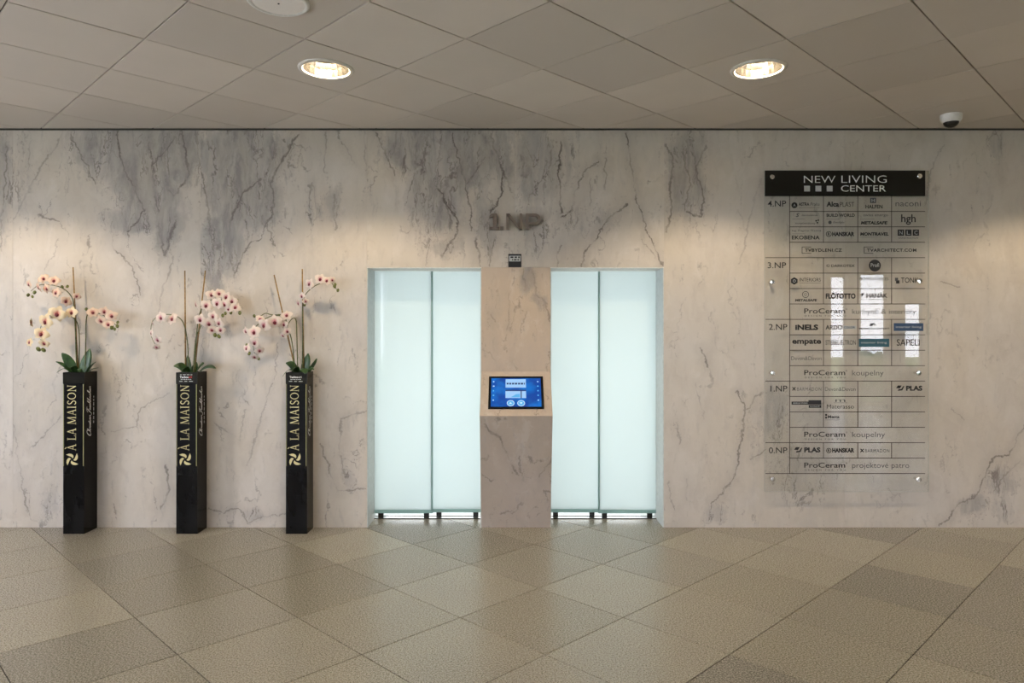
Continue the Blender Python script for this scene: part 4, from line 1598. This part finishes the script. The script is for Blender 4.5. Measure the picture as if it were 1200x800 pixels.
def lip_mesh(size):
    vv, ff = [], []
    n = 10
    prof = [(0.0, -0.16), (0.09, -0.15), (0.15, -0.10), (0.13, -0.03)]
    for (r, y) in prof:
        for k in range(n):
            a = 2 * math.pi * k / n
            zz = math.sin(a) * (1.35 if math.sin(a) < 0 else 0.8)
            vv.append((r * math.cos(a) * size, y * size, (r * zz - 0.05) * size))
    for i in range(len(prof) - 1):
        for k in range(n):
            k2 = (k + 1) % n
            ff.append((i * n + k, (i + 1) * n + k, (i + 1) * n + k2, i * n + k2))
    return mesh(vv, ff, True)


FM = {}
for kind in ('cream', 'pink', 'blush'):
    m_ = flower_mesh(0.10, RND)
    m_.materials.append(M['petal_' + kind])
    FM[kind] = m_
LIPM = lip_mesh(0.080)
LIPM.materials.append(M['lip'])
bm = bmesh.new()
bmesh.ops.create_uvsphere(bm, u_segments=8, v_segments=6, radius=0.012)
for v in bm.verts:
    v.co.z *= 1.35
BUDM = bm_mesh(bm, True)
BUDM.materials.append(M['bud'])


def leaf_mesh(base, tip, width, droop, face):
    """strap leaf from base to tip, arching; face = side vector"""
    base, tip = Vector(base), Vector(tip)
    d = tip - base
    side = Vector(face).normalized()
    nrm = side.cross(d).normalized()
    vv, ff = [], []
    n = 8
    for i in range(n + 1):
        t = i / n
        w_ = width * (math.sin(math.pi * min(0.12 + 0.86 * t, 1.0)) ** 0.75)
        c = base + d * t + Vector((0, 0, 1)) * (droop * math.sin(math.pi * t))
        for s in (-1, -0.45, 0, 0.45, 1):
            vv.append(c + side * (s * w_) + nrm * (abs(s) * 0.22 * w_))
    for i in range(n):
        for k in range(4):
            ff.append((i * 5 + k, i * 5 + k + 1, (i + 1) * 5 + k + 1, (i + 1) * 5 + k))
    me = mesh(vv, ff, True)
    b_ = bmesh.new()
    b_.from_mesh(me)
    geo = bmesh.ops.solidify(b_, geom=b_.faces[:], thickness=0.0022)
    b_.to_mesh(me)
    b_.free()
    for p in me.polygons:
        p.use_smooth = True
    return me


def orchid(label, base_u, kind, stakes, stems, flowers, buds, leaves):
    TC = 0.088
    root = empty('orchid', P(base_u, 437, TC))
    root.location.z = PH - 0.03
    tag(root, label, 'orchid', 'potted orchids in the planters')
    for (a, b) in stakes:
        pa = P(*a)
        pa.z = PH - 0.05
        pb = P(*b)
        part('stake', mesh(*tube([pa, (pa + pb) / 2, pb], [0.0062, 0.0056, 0.0048], 7), smooth=True), M['stake'], root)
    for pl in stems:
        pts = [P(*q) for q in pl]
        if pl[0][1] > 420:
            pts[0].z = PH - 0.05
        sp = spline(pts, 5)
        n = len(sp)
        part('stem', mesh(*tube(sp, [0.0046 - 0.0026 * i / n for i in range(n)], 6), smooth=True), M['stem'], root)
    rr = random.Random(int(base_u))
    rl = root.location
    for (u, v, t, size, yaw, pitch) in flowers:
        o = link('flower', FM['blush' if kind == 'cream' and (v < 360 or u > 100) else kind], None, root)
        o.location = P(u, v, t) - rl
        sc = size / 14.2
        o.scale = (sc, sc, sc)
        o.rotation_euler = (math.radians(pitch + rr.uniform(-22, 22)), math.radians(rr.uniform(-35, 35)), math.radians(yaw + rr.uniform(-24, 24)))
        link('lip', LIPM, None, o)
    for (u, v, t, size) in buds:
        o = link('bud', BUDM, None, root)
        o.location = P(u, v, t) - rl
        sc = size / 3.6
        o.scale = (sc, sc, sc)
        o.rotation_euler = (0.4, rr.uniform(-.6, .6), 0)
    for (u, v, t, wd, droop, face, bu) in leaves:
        b = P(bu, 437, TC)
        b.z = PH - 0.035
        part('leaf', leaf_mesh(b, P(u, v, t), wd, droop, face), M['leaf'], root)
    return root


planter(74.0, 'tall black square planter at far left, plain band without small sticker', 0)
planter(206.5, 'middle one of the tall black square planters, small sticker with red at top', 1)
planter(335.0, 'tall black square planter nearest the left lift door, dull sticker at top', 2)

orchid('cream yellow flowered orchid in the far left black planter', 92, 'cream',
       stakes=[((91.5, 433, .09), (85.6, 313, .10))],
       stems=[[(92, 430, .085), (93, 400, .09), (91, 380, .10), (84, 371, .14), (70, 366, .18), (55, 372, .20), (47, 386, .20), (49, 404, .19)],
              [(90, 430, .10), (88, 380, .11), (86, 355, .11), (82, 345, .12), (74, 338, .13), (62, 334, .14), (46, 334, .14), (36, 341, .13)],
              [(99.5, 430, .08), (100.5, 395, .08), (101, 375, .08), (104, 367, .09), (112, 366, .10), (124, 371, .11), (136, 381, .11)]],
       flowers=[(84.5, 366, .19, 13, -10, 0), (67.5, 367.5, .23, 17, -8, 4), (54.0, 376.5, .24, 17, -15, 0), (49, 391, .23, 15, -15, 0), (37, 378, .21, 11, -45, 0),
                (52, 402, .22, 11, 0, 10), (35, 401, .20, 10, -30, 5), (61, 365, .20, 11, -30, -10), (34.5, 333, .16, 10, -40, 0), (46, 336.5, .18, 12, -15, 0),
                (51, 326.5, .17, 11, 0, -15), (55, 338, .18, 11, -10, 5), (63.5, 329, .17, 12, 15, -10), (66, 343, .17, 11, 0, 15), (77.5, 353, .15, 11, 20, 10),
                (90, 347, .14, 8, 40, 0), (109, 366, .13, 12, 15, 0), (118.5, 375.5, .14, 12, 10, 5), (122.5, 365, .14, 11, 0, -12), (131, 370, .14, 12, 20, 0), (127, 380, .14, 11, 10, 8)],
       buds=[(33, 345.5, .14, 3.4), (40.5, 342.5, .14, 3.6), (38, 347.5, .13, 2.6), (73, 336, .14, 3), (79, 335.5, .14, 3), (51, 410, .20, 4.2), (45, 409, .20, 4.4), (131, 383.5, .13, 4.4), (137.5, 382, .13, 3.6), (138, 377.5, .13, 3), (134.5, 385.5, .13, 3), (101, 362, .09, 3)],
       leaves=[(72.5, 413.5, .14, .034, .02, (0.75, 0.3, 0.6), 90), (65.5, 423.5, .17, .018, .02, (0.1, 0.9, 0.5), 88), (66.5, 436.5, .20, .015, .045, (0.1, 1, 0.2), 88),
               (105, 408.5, .07, .040, .0, (1, 0.1, 0.15), 97), (112.5, 424, .10, .020, .02, (0.1, 1, 0.2), 98), (115.5, 431, .16, .016, .02, (0.1, 1, 0.2), 98), (93, 436, .23, .020, .04, (1, 0, 0.1), 93),
               (82, 431, .18, .022, .035, (0.7, 0.5, 0.4), 91)])
orchid('pink and white orchid in the middle black planter with fullest right spray', 224, 'pink',
       stakes=[((217.5, 430, .09), (216.6, 317, .09)), ((226.8, 433, .09), (240.6, 317, .09))],
       stems=[[(221, 430, .085), (220, 405, .09), (217, 385, .10), (212, 374, .12), (203, 369, .15), (190, 369, .17), (179, 376, .17), (177, 392, .16), (183, 406, .15)],
              [(226, 430, .085), (229, 400, .09), (234, 385, .10), (240, 376, .13), (250, 376, .15), (256, 386, .15), (255, 394, .15)],
              [(227, 430, .10), (231, 385, .10), (236, 362, .11), (246, 352, .13), (260, 351, .14), (272, 355, .14), (281, 366, .13)]],
       flowers=[(202.3, 373.5, .19, 14, 0, 0), (189.0, 372, .20, 13, -15, 0), (179, 378, .20, 10, -40, 0), (178, 390, .19, 10, -30, 5), (185, 398, .18, 11, -10, 10), (183.5, 406.5, .17, 8, 0, 40),
                (235, 374.5, .16, 13, -10, 0), (245, 379, .17, 13, 0, 5), (250, 370.5, .17, 12, 10, -8), (257, 378.5, .17, 12, 10, 0), (248, 386.5, .16, 10, 0, 15), (258.5, 386.5, .16, 10, 15, 10),
                (230.5, 357, .13, 11, -40, 0), (242, 358, .15, 13, -5, 0), (255, 355.5, .16, 13, 0, 0), (263, 356.5, .16, 12, 10, 0), (248, 345.5, .15, 12, 0, -15), (256.5, 344, .15, 12, 0, -20),
                (265.5, 348, .15, 12, 10, -15), (272, 353, .15, 12, 20, -8), (276, 360, .15, 11, 20, 0), (268, 362, .15, 9, 10, 10)],
       buds=[(252, 392.5, .15, 4), (256.5, 394, .15, 4), (270.5, 366, .14, 3.6), (281, 366.5, .13, 3.8), (278, 352, .14, 3.2), (264, 367, .14, 3.2), (261, 369.5, .14, 3.4), (281, 361, .13, 3)],
       leaves=[(203.5, 428.5, .15, .030, .035, (0.2, 0.6, 0.75), 221), (220, 416, .08, .022, .0, (1, 0, 0.1), 222), (239, 426, .16, .026, .03, (0.1, 0.6, 0.75), 228), (253, 431.5, .16, .026, .045, (0.1, 0.8, 0.55), 229),
               (213, 434, .20, .026, .035, (0.5, 0.5, 0.6), 222), (230, 424, .06, .028, .0, (1, 0, 0.1), 226)])
orchid('pale orchid with low left spray in the planter beside the lift door', 353, 'pink',
       stakes=[((348.5, 430, .09), (321.2, 322, .09)), ((356, 430, .09), (354.2, 315, .10))],
       stems=[[(354, 430, .10), (354.8, 395, .105), (354.5, 365, .11), (357, 347, .12), (366, 337, .14), (376, 332, .15), (387, 331, .15), (395, 339.5, .14)],
              [(349, 430, .08), (348, 400, .08), (347, 376, .09), (343, 373, .10), (338, 379, .12), (335, 388, .13), (332, 394, .13)],
              [(347, 430, .10), (342, 400, .11), (337, 384, .12), (333, 370, .13), (322, 369, .15), (310, 374, .17), (299, 384, .18), (296, 398, .18), (299, 418, .17)],
              [(333, 370, .12), (318, 368.5, .13), (311, 367, .13), (304, 371, .13), (298, 371, .13)]],
       flowers=[(336, 369.5, .16, 12, -5, -10), (333, 380, .16, 10, 0, 5), (322, 377, .19, 15, 0, 0), (310, 381, .21, 15, -5, 0), (298, 389, .21, 15, -5, 0), (288.5, 388, .19, 10, -50, 0),
                (299, 401.5, .21, 13, 0, 5), (289.5, 408, .19, 11, -35, 0), (304, 410.5, .20, 10, 10, 10), (298.5, 418, .19, 9, 0, 20), (336.5, 388, .15, 9, 0, 10), (332, 393, .15, 9, 0, 20), (305, 374, .18, 10, 0, -30),
                (363, 332.5, .17, 12, -5, 0), (375.5, 327, .17, 12, 0, -10), (354, 347, .15, 9, -10, 0), (350, 355.5, .14, 9, -40, 10), (383, 329, .17, 10, 20, -15), (358, 353, .14, 7, 20, 0), (389, 328, .16, 8, 30, -10)],
       buds=[(392, 335.5, .15, 3.4), (396, 340, .14, 3.2), (393, 333, .15, 2.8), (298, 370, .13, 3.2), (289, 404, .18, 3), (303, 420, .17, 3.4), (292, 414, .17, 3.6), (357, 357, .13, 3)],
       leaves=[(335, 425, .15, .030, .03, (0.3, 0.6, 0.7), 350), (331, 441, .20, .012, .05, (0.1, 1, 0.2), 348), (361, 414, .08, .034, .0, (1, 0, 0.1), 356), (371, 420, .10, .030, .0, (0.8, 0.2, 0.5), 358),
               (358, 438, .21, .034, .05, (1, 0.1, 0.1), 355), (343, 433, .19, .026, .035, (0.6, 0.5, 0.5), 350), (368, 433, .17, .020, .03, (0.2, 0.8, 0.5), 357)])
